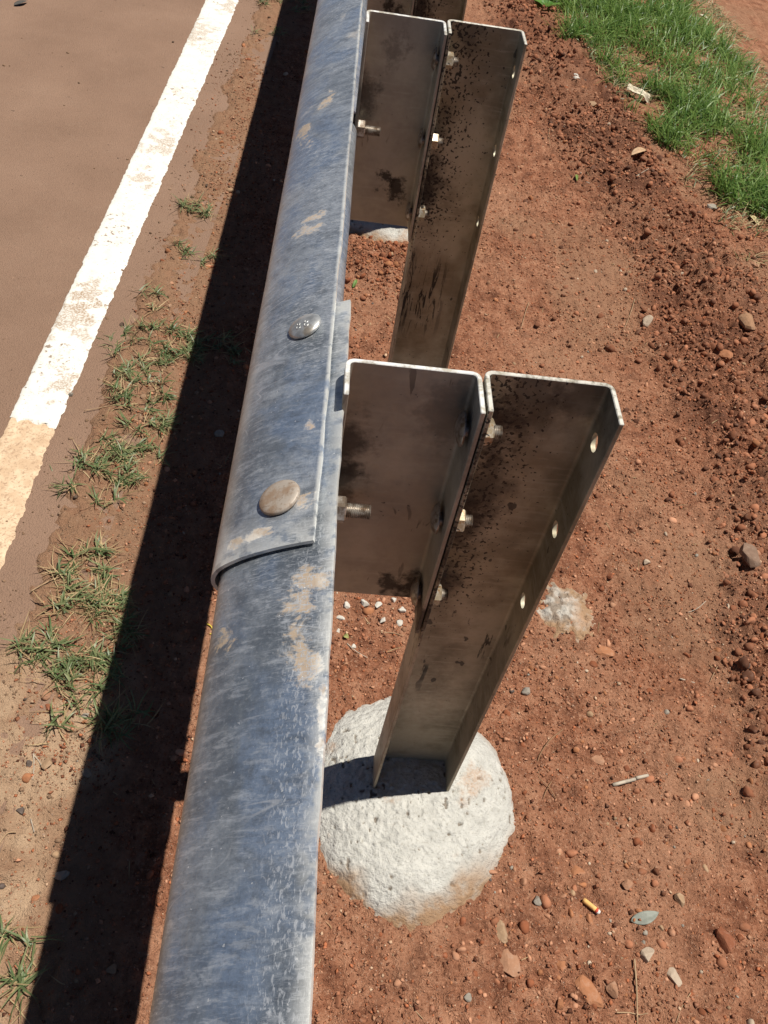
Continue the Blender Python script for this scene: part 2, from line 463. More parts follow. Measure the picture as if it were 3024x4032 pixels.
dust = sst(-.34, -.56, X + .06 * fbm(X * 7, Y * 7, 3, 55.)) + .5 * sst(.1, .5, fbm(X * 2.5, Y * 2.5, 3, 12.)) * (1 - B) * sst(.15, .5, X) + .6 * sst(2.2, 2.6, X) * 0
add_attr(me, "dust", np.clip(dust, 0, 1).ravel())
add_attr(me, "pale", np.clip(sst(.45, -.1, Y) * sst(-.46, -.56, X) * (.25 + 1.1 * sst(-.2, .4, fbm(X * 6, Y * 6, 3, 83.))), 0, 1).ravel())
ground = tag(link("ground", me, M["soil"]), kind="structure")

# road: a thin sheet that the soil laps over at its edge
ZR = ZG + .004
rx = axis([(-40, -6, 4), (-6, -2.2, .2), (-2.2, -.62, .014)])
ry = axis([(-60, -6, 6), (-6, -.6, .2), (-.6, 5.2, .022), (5.2, 9, .2), (9, 80, 7)])
X, Y = np.meshgrid(rx, ry)
XR = X + (.045 * (Y - .885)) * sst(-3, -.7, X) * (np.abs(Y) < 12)
Zr = ZR + .0012 * fbm(X * 9, Y * 9, 3, 5.) + .0009 * vn(X * 42, Y * 42)
idx = np.arange(X.size).reshape(X.shape)
q = np.stack([idx[:-1, :-1], idx[:-1, 1:], idx[1:, 1:], idx[1:, :-1]], -1).reshape(-1, 4)
road = tag(link("road", fast_mesh("road", np.stack([XR, Y, Zr], -1).reshape(-1, 3), q, True), M["road"]), kind="structure")

def line_strip(name, pts, z, thick, mat, jag, seed):
    """painted strip: pts = list of (left xy, right xy) along the road"""
    L = []; Rr = []
    for i in range(len(pts) - 1):
        k = max(2, int(abs(pts[i + 1][0][1] - pts[i][0][1]) / (.006 if pts[i][0][1] < 3 else .04)))
        for t in np.linspace(0, 1, k, endpoint=(i == len(pts) - 2)):
            L.append([pts[i][0][j] * (1 - t) + pts[i + 1][0][j] * t for j in (0, 1)])
            Rr.append([pts[i][1][j] * (1 - t) + pts[i + 1][1][j] * t for j in (0, 1)])
    L = np.array(L); Rr = np.array(Rr); n = len(L); cols = 16
    V = []
    s = np.arange(n) * .0061
    L[:, 0] += jag * (fbm(s * 28, s * 0 + seed, 3) + .5 * vn(s * 130, s * 0 + seed))
    Rr[:, 0] += jag * 1.3 * (fbm(s * 28, s * 0 + seed + 40, 3) + .6 * vn(s * 120, s * 0 + seed + 9))
    P = np.zeros((n, cols + 1, 3))
    for c in range(cols + 1):
        t = c / cols
        P[:, c, :2] = L * (1 - t) + Rr * t
        P[:, c, 2] = z + (.0 if 0 < c < cols else -thick)
    for c in range(1, cols): P[:, c, 2] += .0007 * vn(P[:, c, 0] * 60, P[:, c, 1] * 60)
    e = vn(np.arange(cols + 1) * .7 + seed, np.zeros(cols + 1)) * .012 + vn(np.arange(cols + 1) * 2.3, np.zeros(cols + 1) + seed) * .006
    P[0, :, 1] += e; P[0, :, 2] = z - thick
    idx = np.arange(n * (cols + 1)).reshape(n, cols + 1)
    f = np.stack([idx[:-1, :-1], idx[:-1, 1:], idx[1:, 1:], idx[1:, :-1]], -1).reshape(-1, 4)
    return link(name, fast_mesh(name, P.reshape(-1, 3), f, False), mat, road)
zt = ZR + .006
def lp(a, b): return (tuple(at(*a, zt)[:2]), tuple(at(*b, zt)[:2]))
far = lp((810, 0), (940, 0)); near = lp((38, 1640), (222, 1682))
d0 = [near[0][j] + (near[0][j] - far[0][j]) * .7 for j in (0, 1)]
d1 = [near[1][j] + (near[1][j] - far[1][j]) * .7 for j in (0, 1)]
e0 = [far[0][j] - (near[0][j] - far[0][j]) * 4 for j in (0, 1)]
e1 = [far[1][j] - (near[1][j] - far[1][j]) * 4 for j in (0, 1)]
line_strip("white_edge_line", [near, far], zt, .004, M["line"], .0024, 3.)
line_strip("white_edge_line", [(far[0], far[1]), (tuple(e0), tuple(e1))], zt - .0001, .004, M["line"], .003, 8.)
old_near = lp((-160, 2060), (8, 2230)); 
line_strip("worn_edge_line", [(tuple(d0), (old_near[1][0] - .02, d1[1])), ((near[0][0] + .003, near[0][1] + .05), (near[1][0] - .004, near[1][1] + .05))], zt - .0035, .002, M["old"], .003, 5.)

# ------------------------------------------------------------------ guardrail
D = 1.0357; LF = .0677; W = .150; H = .9944; T = .0056
guard = link("guardrail", None)
tag(guard, "galvanised corrugated steel guardrail on channel posts beside the white road line", "guardrail")

def catmull(P, k):
    P = np.array(P, float); out = []
    for i in range(len(P) - 1):
        p0 = P[max(i - 1, 0)]; p1 = P[i]; p2 = P[i + 1]; p3 = P[min(i + 2, len(P) - 1)]
        for t in np.linspace(0, 1, k, endpoint=False):
            out.append(.5 * ((2 * p1) + (-p0 + p2) * t + (2 * p0 - 5 * p1 + 4 * p2 - p3) * t * t + (-p0 + 3 * p1 - 3 * p2 + p3) * t ** 3))
    out.append(P[-1]); return np.array(out)
# (towards the traffic, down) from the top edge of the outer sheet
top = [(0, 0), (.021, .0091), (.0427, .0204), (.0639, .0339), (.081, .0485), (.0895, .0590), (.0937, .0690), (.0947, .0771)]
flank = [(.0925, .0865), (.0840, .0985), (.062, .118), (.028, .146), (.000, .168), (-.0095, .180), (-.0118, .195)]
def mirror(seg, c): return [(u, 2 * c - v) for u, v in seg[::-1]]
prof = top + flank
prof += mirror((top + flank[:-1])[1:], .195) + [(.007, .3868)]
prof = catmull(prof, 4) * 1.0164
XE, ZE = -.1735, .9690
def bend(y): return np.where(y < -.2, .0, .0115) * (y + .2)

def rail(name, y0, y1, off, ext, x0, z0, seed):
    P = prof.copy()
    if ext:
        d = P[0] - P[1]; d /= np.linalg.norm(d); P = np.vstack([P[0] + d * ext, P])
    P = np.vstack([P[0], P[0] + (P[1] - P[0]) / np.linalg.norm(P[1] - P[0]) * .0014, P[1:]])
    tg = np.gradient(P, axis=0); tg /= np.linalg.norm(tg, axis=1)[:, None]
    nrm = np.stack([tg[:, 1], -tg[:, 0]], 1)      # outwards: to the traffic / up
    th = .0040
    A = P + nrm * off; Bk = P + nrm * (off - th)
    ring = np.vstack([A, Bk[::-1]])
    k = max(2, int((y1 - y0) / (.03 if y1 < 1 else .055))); ys = np.linspace(y0, y1, k + 1)
    n = len(ring); V = np.zeros((len(ys), n, 3))
    for i, y in enumerate(ys):
        V[i, :, 0] = x0 - ring[:, 0]; V[i, :, 2] = z0 - ring[:, 1]; V[i, :, 1] = y
    # the sheet is not perfectly straight
    wob = .0010 * fbm(ys * 3, ys * 0 + seed, 3)
    V[:, :, 0] += (wob + bend(ys))[:, None]; V[:, :, 2] += .0008 * fbm(ys * 2.6, ys * 0 + seed + 5, 3)[:, None]
    # nicked lip
    lip = .0011 * vn(ys * 40, ys * 0 + seed + 2); V[:, 0, 0] += lip; V[:, -1, 0] += lip
    idx = np.arange(len(ys) * n).reshape(len(ys), n); idn = np.roll(idx, -1, 1)
    f = np.stack([idx[:-1], idx[1:], idn[1:], idn[:-1]], -1).reshape(-1, 4).tolist()
    f.append(list(idx[0])); f.append(list(idx[-1][::-1]))
    me = mesh(name, V.reshape(-1, 3), f, True)
    e = np.zeros((len(ys), n)); e[:, [0, n - 1]] = 1; e[:, 1] = .8; e[:, n - 2] = .8
    e[0, :] = np.maximum(e[0], .7); e[-1, :] = np.maximum(e[-1], .7)
    add_attr(me, "edge", e.ravel())
    fl = np.ones(len(me.polygons), bool)
    fl[[-1, -2]] = False
    for j in (n - 1, n // 2 - 1): fl[j:len(ys[:-1]) * n:n] = False
    me.polygons.foreach_set("use_smooth", fl)
    # sharp edge between faces and cut edges
    try: me.set_sharp_from_angle(angle=math.radians(40))
    except Exception: pass
    return link(name, me, M["rail"], guard)
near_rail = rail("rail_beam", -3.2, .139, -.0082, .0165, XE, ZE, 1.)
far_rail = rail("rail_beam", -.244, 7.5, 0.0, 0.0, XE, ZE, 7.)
near_rail["label"] = "nearer rail beam, tucked under the other at the lap joint"
far_rail["label"] = "farther rail beam, lapped over the nearer one and bolted"

def lathe(pts, n=28, sx=1, sy=1):
    V = []; F = []
    for r, z in pts:
        for a in range(n):
            t = 2 * math.pi * a / n; V.append((r * math.cos(t) * sx, r * math.sin(t) * sy, z))
    for i in range(len(pts) - 1):
        for a in range(n):
            F.append((i * n + a, i * n + (a + 1) % n, (i + 1) * n + (a + 1) % n, (i + 1) * n + a))
    F.append(tuple(range(n))[::-1]); F.append(tuple((len(pts) - 1) * n + a for a in range(n)))
    return V, F
dome = [(.0055, -.022), (.0055, -.001), (.0195, -.0005), (.0208, .0012), (.0205, .0026), (.0185, .0046), (.0145, .0064), (.0090, .0076), (.004, .0081), (.001, .0082)]
flat = [(.0055, -.022), (.0055, -.001), (.0200, -.0005), (.0214, .0010), (.0212, .0034), (.0202, .0046), (.0150, .0056), (.0080, .0060), (.001, .0061)]
slope = math.atan2(.0339 - .0091, .0639 - .021)
for (bx, by, pr_, mt, lab) in ((-.2055, .0900, dome, "zinc", "domed grey bolt head stamped with its grade"), (-.2090, -.1835, flat, "rusty", "flat brown rusted bolt head near the lap edge")):
    V, F = lathe([(a_ * 1.05, b_) for a_, b_ in pr_], 36, 1, .96)
    bx += float(bend(by))
    u = XE - bx + float(bend(by))
    zz = ZE - np.interp(u, prof[:30, 0], prof[:30, 1])
    b = link("splice_bolt", mesh("splice_bolt", V, F, True), M[mt], far_rail, (bx - .0006, by, zz + .0012))
    b.rotation_euler = (random.uniform(-.03, .03), -slope - .02, random.uniform(-.05, .3))
    b["label"] = lab
    if mt == "zinc":
        for k, sx in enumerate((-.0052, .0052)):       # the stamped figures 8 8
            bm = bmesh.new()
            for oy, rr in ((-.0031, .0026), (.0024, .0021)):
                R1 = []; 
                for a in range(16):
                    ta = 2 * math.pi * a / 16; ring = []
                    for c in range(6):
                        tb = 2 * math.pi * c / 6; r_ = rr + .0008 * math.cos(tb)
                        px_, py_ = sx + r_ * math.cos(ta), -.004 + oy + r_ * math.sin(ta)
                        zc = .0082 - .0021 * ((px_ ** 2 + py_ ** 2) / .0145 ** 2)
                        ring.append(bm.verts.new((px_, py_, zc + .0008 * math.sin(tb))))
                    R1.append(ring)
                for a in range(16):
                    for c in range(6):
                        bm.faces.new((R1[a][c], R1[(a + 1) % 16][c], R1[(a + 1) % 16][(c + 1) % 6], R1[a][(c + 1) % 6]))
            me = bpy.data.meshes.new("stamped_figure"); bm.to_mesh(me); bm.free()
            for p in me.polygons: p.use_smooth = True
            link("stamped_figure", me, M["zinc"], b)

# --- channel sections
def channel(name, x0, w, lf_l, lf_r, z0, z1, mat, nz, holes=()):
    """C section open towards -y: flange, bend, web, bend, flange"""
    r = .011; k = 6
    out = [(x0, -lf_l)]
    for a in np.linspace(math.pi, math.pi / 2, k): out.append((x0 + r + r * math.cos(a), -r + r * math.sin(a)))
    for a in np.linspace(math.pi / 2, 0, k): out.append((x0 + w - r + r * math.cos(a), -r + r * math.sin(a)))
    out.append((x0 + w, -lf_r))
    ri = r - T
    inn = [(x0 + T, -lf_l)]
    for a in np.linspace(math.pi, math.pi / 2, k): inn.append((x0 + r + ri * math.cos(a), -r + ri * math.sin(a)))
    for a in np.linspace(math.pi / 2, 0, k): inn.append((x0 + w - r + ri * math.cos(a), -r + ri * math.sin(a)))
    inn.append((x0 + w - T, -lf_r))
    ring = out + inn[::-1]; n = len(ring); zs = np.append(np.linspace(z0, z1 - .0022, nz - 1), z1)
    V = [(x, y, z) for z in zs for x, y in ring]
    F = []
    for i in range(nz - 1):
        for j in range(n):
            a, b = i * n + j, i * n + (j + 1) % n
            F.append((a, a + n, b + n, b))
    m_ = len(out)
    for i, flip in ((0, 0), (nz - 1, 1)):              # end faces as a strip of quads
        for j in range(m_ - 1):
            fq = (i * n + j, i * n + j + 1, i * n + n - 2 - j, i * n + n - 1 - j)
            F.append(fq if not flip else fq[::-1])
    me = mesh(name, V, F, False)
    bm = bmesh.new(); bm.from_mesh(me); bmesh.ops.recalc_face_normals(bm, faces=bm.faces)
    # soften the sheared edges
    eds = [e for e in bm.edges if len(e.link_faces) == 2 and e.calc_face_angle(0) > 1.2]
    bmesh.ops.bevel(bm, geom=eds, offset=.0009, segments=1, affect='EDGES', profile=.6)
    bm.to_mesh(me); bm.free()
    o = bpy.data.objects.new(name, me); COL.objects.link(o)
    for (hy, hz, hr) in holes:
        Vc, Fc = lathe([(hr, -.03), (hr, .03)], 28)
        cm = mesh("cutter", Vc, Fc)
        bm = bmesh.new(); bm.from_mesh(cm); bmesh.ops.recalc_face_normals(bm, faces=bm.faces); bm.to_mesh(cm); bm.free()
        c = bpy.data.objects.new("cutter", cm); COL.objects.link(c)
        c.rotation_euler = (0, math.pi / 2, 0); c.location = (x0 + w, hy, hz)
        mod = o.modifiers.new("hole", 'BOOLEAN'); mod.operation = 'DIFFERENCE'; mod.object = c; mod.solver = 'EXACT'
    if holes:
        dg = bpy.context.evaluated_depsgraph_get()
        me2 = bpy.data.meshes.new_from_object(o.evaluated_get(dg))
        for mod in list(o.modifiers):
            c = mod.object; o.modifiers.remove(mod); bpy.data.objects.remove(c)
        o.data = me2; me = me2
    me.name = name
    co = np.zeros(len(me.vertices) * 3, np.float32); me.vertices.foreach_get("co", co); co = co.reshape(-1, 3)
    add_attr(me, "edge", ((co[:, 2] > z1 - .0012)).astype(np.float32))
    for p in me.polygons: p.use_smooth = True
    try: me.set_sharp_from_angle(angle=math.radians(35))
    except Exception: pass
    me.materials.clear(); me.materials.append(mat)
    o.parent = guard
    return o

HZ = (.931, .771, .606)
SP0 = .9901 - .4365
post0 = channel("post", 0, W, LF, LF, -.30, H, M["post"], 16, [(-.0285, .9274, .0117), (-.0285, .7668, .0117), (-.0285, .6024, .0117)])
sp0 = channel("spacer_block", -.1548, .1528, .060, LF, SP0, .9901, M["spacer"], 10)

def hexnut(af, h, hole=.008):
    R_ = af / math.sqrt(3); V = []; F = []
    zs = [(0, .93), (.0015, 1), (h - .002, 1), (h, .90)]
    for z, s in zs:
        for a in range(6):
            t = math.pi / 3 * a; V.append((R_ * s * math.cos(t), R_ * s * math.sin(t), z))
    for i in range(3):
        for a in range(6): F.append((i * 6 + a, i * 6 + (a + 1) % 6, (i + 1) * 6 + (a + 1) % 6, (i + 1) * 6 + a))
    F.append(tuple(range(6))[::-1]); F.append(tuple(18 + a for a in range(6)))
    return mesh("nut", V, F)
def bolt_mesh(l0, l1, r=.0078, head=True, pitch=.0024):
    """head at the bottom, threaded end from l0 to l1 up the axis"""
    pts = []
    if head: pts = [(.001, -.0085), (.009, -.0077), (.0165, -.0052), (.0208, -.0014), (.0208, 0), (r, .0002)]
    else: pts = [(.001, 0), (r, .0001)]
    pts.append((r, l0))
    z = l0
    while z < l1 - .002:
        pts += [(r, z + pitch * .3), (r * .86, z + pitch * .7)]; z += pitch
    pts += [(r, l1 - .001), (r * .9, l1), (.0006, l1)]
    V, F = lathe(pts, 20)
    me = mesh("bolt", V, F, True)
    try: me.set_sharp_from_angle(angle=math.radians(38))
    except Exception: pass
    return me
nutm = hexnut(.0285, .0155)
nutl = hexnut(.031, .0165)
boltm = bolt_mesh(.030, .0450, .0088)
boltl = bolt_mesh(.012, .0535, .0098)
AX = Euler((0, math.pi / 2, 0))
def fit(name, me, mat, parent, loc, roll, tilt=0):
    o = link(name, me, mat, parent, loc)
    o.rotation_euler = (Matrix.Rotation(tilt, 3, 'Z') @ Matrix.Rotation(math.pi / 2, 3, 'Y') @ Matrix.Rotation(roll, 3, 'Z')).to_euler()
    return o
def dress(post, spacer, k):
    for j, hz in enumerate(HZ):
        fit("nut", nutm, M["nut"], post, (T + .0004, -.032, hz), .2 + .5 * j + k)
        ln = boltm
        fit("bolt", ln, M["thread"], spacer, (-.0132, -.032, hz), .3 * j)
    fit("nut", nutl, M["thread"], spacer, (-.1548 + T + .0006, -.038, .778), .52 + k)
    fit("bolt", boltl, M["thread"], spacer, (-.1545, -.038, .778), .1)
dress(post0, sp0, 0)
for k in (1, 2):
    p = post0.copy(); COL.objects.link(p); p.location = (.0045 * k, D * k, 0)
    p.material_slots[0].link = 'OBJECT'; p.material_slots[0].material = M["post2"]
    s = sp0.copy(); COL.objects.link(s); s.location = (.0045 * k, D * k, 0)
    s.material_slots[0].link = 'OBJECT'; s.material_slots[0].material = M["spacer2"]
    dress(p, s, k * .4)

# ------------------------------------------------------------------ concrete footings
def footing(name, cx, cy, rx_, ry_, htop, zrim, seed, lab, res=150, pw=3.3):
    nr, na = res, int(res * 2.2)
    rr = np.linspace(0, 1.16, nr); aa = np.linspace(0, 2 * math.pi, na, endpoint=False)
    Rg, A = np.meshgrid(rr, aa)
    rad = 1 + .05 * vn(np.cos(A) * 1.6 + seed, np.sin(A) * 1.6) + .012 * vn(np.cos(A) * 6 + seed, np.sin(A) * 6)
    x = cx + Rg * rx_ * rad * np.cos(A); y = cy + Rg * ry_ * rad * np.sin(A)
    z = zrim + (htop - zrim) * (1 - Rg ** pw)
    z = z + .0050 * fbm(x * 8 + seed, y * 8, 2) + .0013 * fbm(x * 38, y * 38 + seed, 3) + .0020 * vn(x * 140, y * 140)
    # air holes and chips
    cells = vn(x * 130 + seed, y * 95) * .55 + vn(x * 185 - seed, y * 150 + 3) * .5 + .18 * vn(x * 12, y * 12 + seed)
    pit = sst(.65, .74, cells)
    z = z - .005 * pit * sst(1.05, .9, Rg)
    me_v = np.stack([x, y, z], -1)
    idx = np.arange(nr * na).reshape(na, nr); nxt = np.roll(idx, -1, 0)
    f = np.stack([idx[:, :-1], idx[:, 1:], nxt[:, 1:], nxt[:, :-1]], -1).reshape(-1, 4)
    me = fast_mesh(name, me_v.reshape(-1, 3), f, True)
    add_attr(me, "pit", pit.ravel())
    sk = sst(.72, .90, Rg + .12 * fbm(x * 11, y * 11, 3)) * sst(-.35, -.9, np.sin(A))
    add_attr(me, "skirt", np.clip(sk + .45 * sst(.80, .9, Rg), 0, 1).ravel())
    return tag(link(name, me, M["conc"]), lab, "footing", "footings of the guardrail posts")
footing("concrete_footing", .080, -.062, .245, .266, .004, -.100, 2.3, "round white concrete footing at the foot of the nearest post")
footing("concrete_footing", .080, D - .05, .20, .205, .002, -.085, 6.1, "concrete footing hidden behind the nearest spacer block, under the second post", 90)
footing("concrete_footing", .06, 2 * D + .07, .25, .24, .004, -.080, 9.7, "far concrete footing half covered by red soil, seen below the second spacer block", 90)

# ------------------------------------------------------------------ stones
def rock_arrays(seed, n=3, facets=12, hard=.93):
    bm = bmesh.new(); bmesh.ops.create_icosphere(bm, subdivisions=n, radius=1)
    V = np.array([v.co[:] for v in bm.verts]); F = np.array([[v.index for v in f.verts] for f in bm.faces]); bm.free()
    r = np.random.default_rng(seed)
    for i in range(facets):
        d = r.normal(size=3); d /= np.linalg.norm(d); c = r.uniform(.42, .78)
        s = V @ d; ov = np.maximum(s - c, 0); V = V - ov[:, None] * d * hard
    V = V * (1 + .05 * vn(V[:, 0] * 3 + seed, V[:, 1] * 3 + V[:, 2] * 2))[:, None]
    return V, F
def stone(px, py, wpx, hpx, col, label, seed, flatk=.55, ang=0.0, sink=.35, group="stones lying on the red soil", name="stone", cat="stone", nn=3):
    """a stone at a photo pixel; wpx, hpx its width and height there"""
    p = at(px, py, ZG)
    dpt = depth(p); wx = wpx * dpt / FPX / 2; wy = hpx * dpt / FPX / 2 * 1.12
    V, F = rock_arrays(seed, nn)
    h = flatk * min(wx, wy)
    V = V * np.array([wx, wy, h])
    c, s = math.cos(ang), math.sin(ang)
    V = V @ np.array([[c, s, 0], [-s, c, 0], [0, 0, 1]])
    me = mesh(name, V, F, False)
    add_attr(me, "col", np.tile(np.array(col), (len(V), 1)) * RNG.uniform(.93, 1.07, (len(V), 1)))
    o = link(name, me, M["stone"], None, (p[0], p[1], float(gz(p[0], p[1])) + h * (1 - 2 * sink) if p[0] > -.72 else ZR + h * .8))
    return tag(o, label, cat, group)
def r6(x, y): return 1512 + x * .9114, 2688 + y * .9114
def r5(x, y): return x * .9114, 2688 + y * .9114
def r4(x, y): return 1512 + x * .9114, 1344 + y * .9114
def r3(x, y): return x * .9114, 1344 + y * .9114
def r2(x, y): return 1512 + x * .9114, y * .9114
def r1(x, y): return x * .9114, y * .9114
RED = (.23, .080, .038); ORG = (.33, .140, .066); TAN = (.32, .205, .120); GRY = (.27, .235, .190); PAL = (.42, .325, .235); DRK = (.10, .075, .062); PNK = (.32, .165, .095); WHT = (.52, .47, .40)
stones = [
 (r6(545, 1212), 165, 112, PNK, "wide smooth reddish boulder half buried below the near footing", .42, 0.0, .38),
 (r6(868, 1335), 82, 165, ORG, "long wedge shaped orange stone near the bottom edge", .45, .62, .40),
 (r6(510, 1068), 62, 100, TAN, "upright tan stone just below the near footing", .5, .1, .45),
 (r6(1130, 1178), 78, 58, PAL, "pale grey lump beside the upright dry stalk", .7, .2, .30),
 (r6(1255, 1265), 58, 72, PAL, "pale buff block right of the dry stalk", .7, .4, .3),
 (r6(982, 1328), 58, 62, PNK, "squarish pinkish stone between the orange wedge and the stalk", .7, .2, .35),
 (r6(932, 330), 86, 46, PNK, "flat pointed pinkish stone above the broken straw", .4, -.45, .35),
 (r6(1475, 1120), 84, 96, RED, "big crumbly red clod with a dark hollow at the right", .9, .3, .25),
 (r6(360, 1360), 40, 36, GRY, "small grey pebble low down beside the rail", .8, 0, .3),
 (r6(665, 938), 40, 42, GRY, "grey tan pebble above the smooth boulder", .8, 0, .3),
 (r6(1280, 935), 44, 54, TAN, "tan upright pebble right of the grey leaf", .8, .2, .3),
 (r6(757, 1395), 46, 44, ORG, "rounded orange pebble left of the orange wedge", .8, .3, .3),
 (r6(1048, 870), 46, 42, PNK, "pinkish angular pebble above the cigarette butt", .8, -.5, .3),
 (r6(840, 810), 64, 50, ORG, "crumbly orange stone right of the near footing", .6, .2, .4),
 (r6(885, 1030), 34, 48, ORG, "orange pebble just below the cigarette butt", .8, .2, .3),
 (r6(1200, 1060), 24, 34, TAN, "small tan pebble at the tip of the grey leaf", .8, .2, .3),
 (r6(770, 1220), 46, 42, ORG, "round orange pebble above the orange wedge", .8, 0, .3),
 (r6(1055, 368), 38, 28, RED, "dark red pebble left of the broken straw", .8, 0, .3),
 (r6(610, 38), 46, 36, GRY, "grey pebble in the shadow line behind the near post", .8, .2, .3),
 (r6(548, 42), 30, 26, DRK, "dark blue grey chip behind the near post", .8, .2, .3),
 (r4(1540, 980), 88, 112, (.20, .125, .085), "jagged brown rock at the right edge beside a hole", .8, .45, .25),
 (r4(955, 1345), 112, 54, ORG, "flat orange slab right of the concrete spill", .35, -.25, .45),
 (r4(1128, 960), 40, 28, PAL, "pale chip on the smooth soil right of the third hole", .7, 0, .3),
 (r4(1465, 82), 92, 74, ORG, "large round orange rock in the turned soil", .8, .2, .3),
 (r4(975, 1020), 30, 34, RED, "bright red chip above the concrete spill", .8, .2, .3),
 (r2(822, 352), 36, 22, WHT, "upper of two white chips in the soil beyond the second post", .7, .2, .3),
 (r2(818, 378), 38, 22, WHT, "lower of two white chips in the soil beyond the second post", .7, -.2, .3),
 (r2(1128, 1402), 60, 54, PAL, "pale angular rock alone on the smooth soil", .8, .5, .3),
 (r2(1412, 905), 52, 46, GRY, "grey rock on the turned soil below the grass", .8, .2, .3),
 (r2(1606, 1145), 46, 50, PNK, "pink flat stone near the right edge below the grass", .5, .2, .3),
 (r2(1545, 1430), 78, 96, (.30, .165, .09), "brown hollowed rock at the right edge", .9, .2, .25),
 (r2(898, 465), 40, 30, TAN, "tan chip below the two white chips", .6, .4, .3),
 (r5(204, 60), 46, 44, PNK, "pinkish pebble at the edge of the rail shadow, left", .7, 0, .3),
 (r5(212, 108), 44, 34, RED, "red brown pebble just below the grass tuft on the left", .7, 0, .3),
 (r5(368, 146), 46, 26, GRY, "flat grey pebble touching the rail shadow", .6, 0, .3),
 (r5(210, 356), 52, 58, TAN, "pale round pebble on the left soil", .6, 0, .4),
 (r5(130, 362), 40, 32, DRK, "dark grey pebble by the bent straw on the left", .8, 0, .3),
 (r5(90, 556), 36, 30, DRK, "dark pebble alone near the left edge", .8, 0, .25),
 (r5(150, 930), 44, 26, ORG, "orange pebble at the left near the shadow", .7, .2, .3),
 (r5(265, 835), 66, 62, GRY, "grey stone lying in the rail shadow", .7, .3, .35),
 (r5(485, 1235), 60, 54, TAN, "tan stone deep in the rail shadow near the bottom", .7, .3, .35),
 (r3(306, 238), 24, 22, GRY, "small grey stone sitting on the white line", .8, .2, .2),
 (r3(950, 412), 44, 36, GRY, "rounded stone in the shadow beside the lap joint", .7, .2, .3),
]
for i, (p, w_, h_, c, lab, fk, an, sk) in enumerate(stones):
    stone(p[0], p[1], w_, h_, c, lab, 100 + i, fk, an, sk)

# concrete spill and crumbs
p = at(1220 * 1.8228, 1318 * 1.8228, ZG)
nr, na = 60, 120
rr = np.linspace(0, 1, nr); aa = np.linspace(0, 2 * math.pi, na, endpoint=False); Rg, A = np.meshgrid(rr, aa)
rad = 1 + .22 * vn(np.cos(A) * 2 + 4, np.sin(A) * 2) + .12 * vn(np.cos(A) * 7, np.sin(A) * 7)
x = p[0] + Rg * .082 * rad * np.cos(A); y = p[1] + Rg * .098 * rad * np.sin(A)
z = gz(x, y) * .3 + (ZG) * .7 + .024 * (1 - Rg ** 2.2) - .010 + .005 * fbm(x * 28, y * 28, 3, 4.) + .0035 * fbm(x * 90, y * 90, 2)
idx = np.arange(nr * na).reshape(na, nr); nxt = np.roll(idx, -1, 0)
me = fast_mesh("concrete_spill", np.stack([x, y, z], -1).reshape(-1, 3), np.stack([idx[:, :-1], idx[:, 1:], nxt[:, 1:], nxt[:, :-1]], -1).reshape(-1, 4), True)
add_attr(me, "pit", (.9 * sst(-.1, .5, vn(x * 75, y * 75))).ravel()); add_attr(me, "skirt", np.clip(.25 + sst(.35, .95, Rg + .35 * fbm(x * 24, y * 24, 3)), 0, 1).ravel())
tag(link("concrete_spill", me, M["conc"]), "crumbly patch of spilled concrete on the soil right of the nearest post", "concrete")
crumbs = [(1364, 2397, 32, 38, "tall whitish concrete crumb, leftmost of the three in a row below the spacer block"), (1432, 2390, 46, 38, "largest whitish concrete crumb, middle of the row below the spacer block"), (1486, 2398, 36, 30, "whitish concrete crumb, right one of the row below the spacer block"),
 (1340, 2442, 30, 32, "whitish concrete crumb beside the rail edge, below the row"), (1333, 2487, 28, 28, "lowest whitish concrete crumb beside the rail edge"), (1505, 2450, 28, 32, "concrete crumb near the middle, left of the curved straw"),
 (1578, 2408, 40, 34, "concrete crumb close to the left side of the front post"), (1575, 2458, 32, 28, "concrete crumb at the front post, just below its neighbour"), (1550, 2368, 34, 24, "concrete crumb tucked under the bottom edge of the spacer block"), (1392, 2548, 26, 22, "lone small concrete crumb far below the row, near the rail")]
for i, (a, b, c_, d_, lab) in enumerate(crumbs):
    stone(a, b, c_, d_, (.52, .48, .41), lab, 300 + i, .7, i * .5, .3, "concrete crumbs below the nearest spacer block", "concrete_crumb", "crumb")

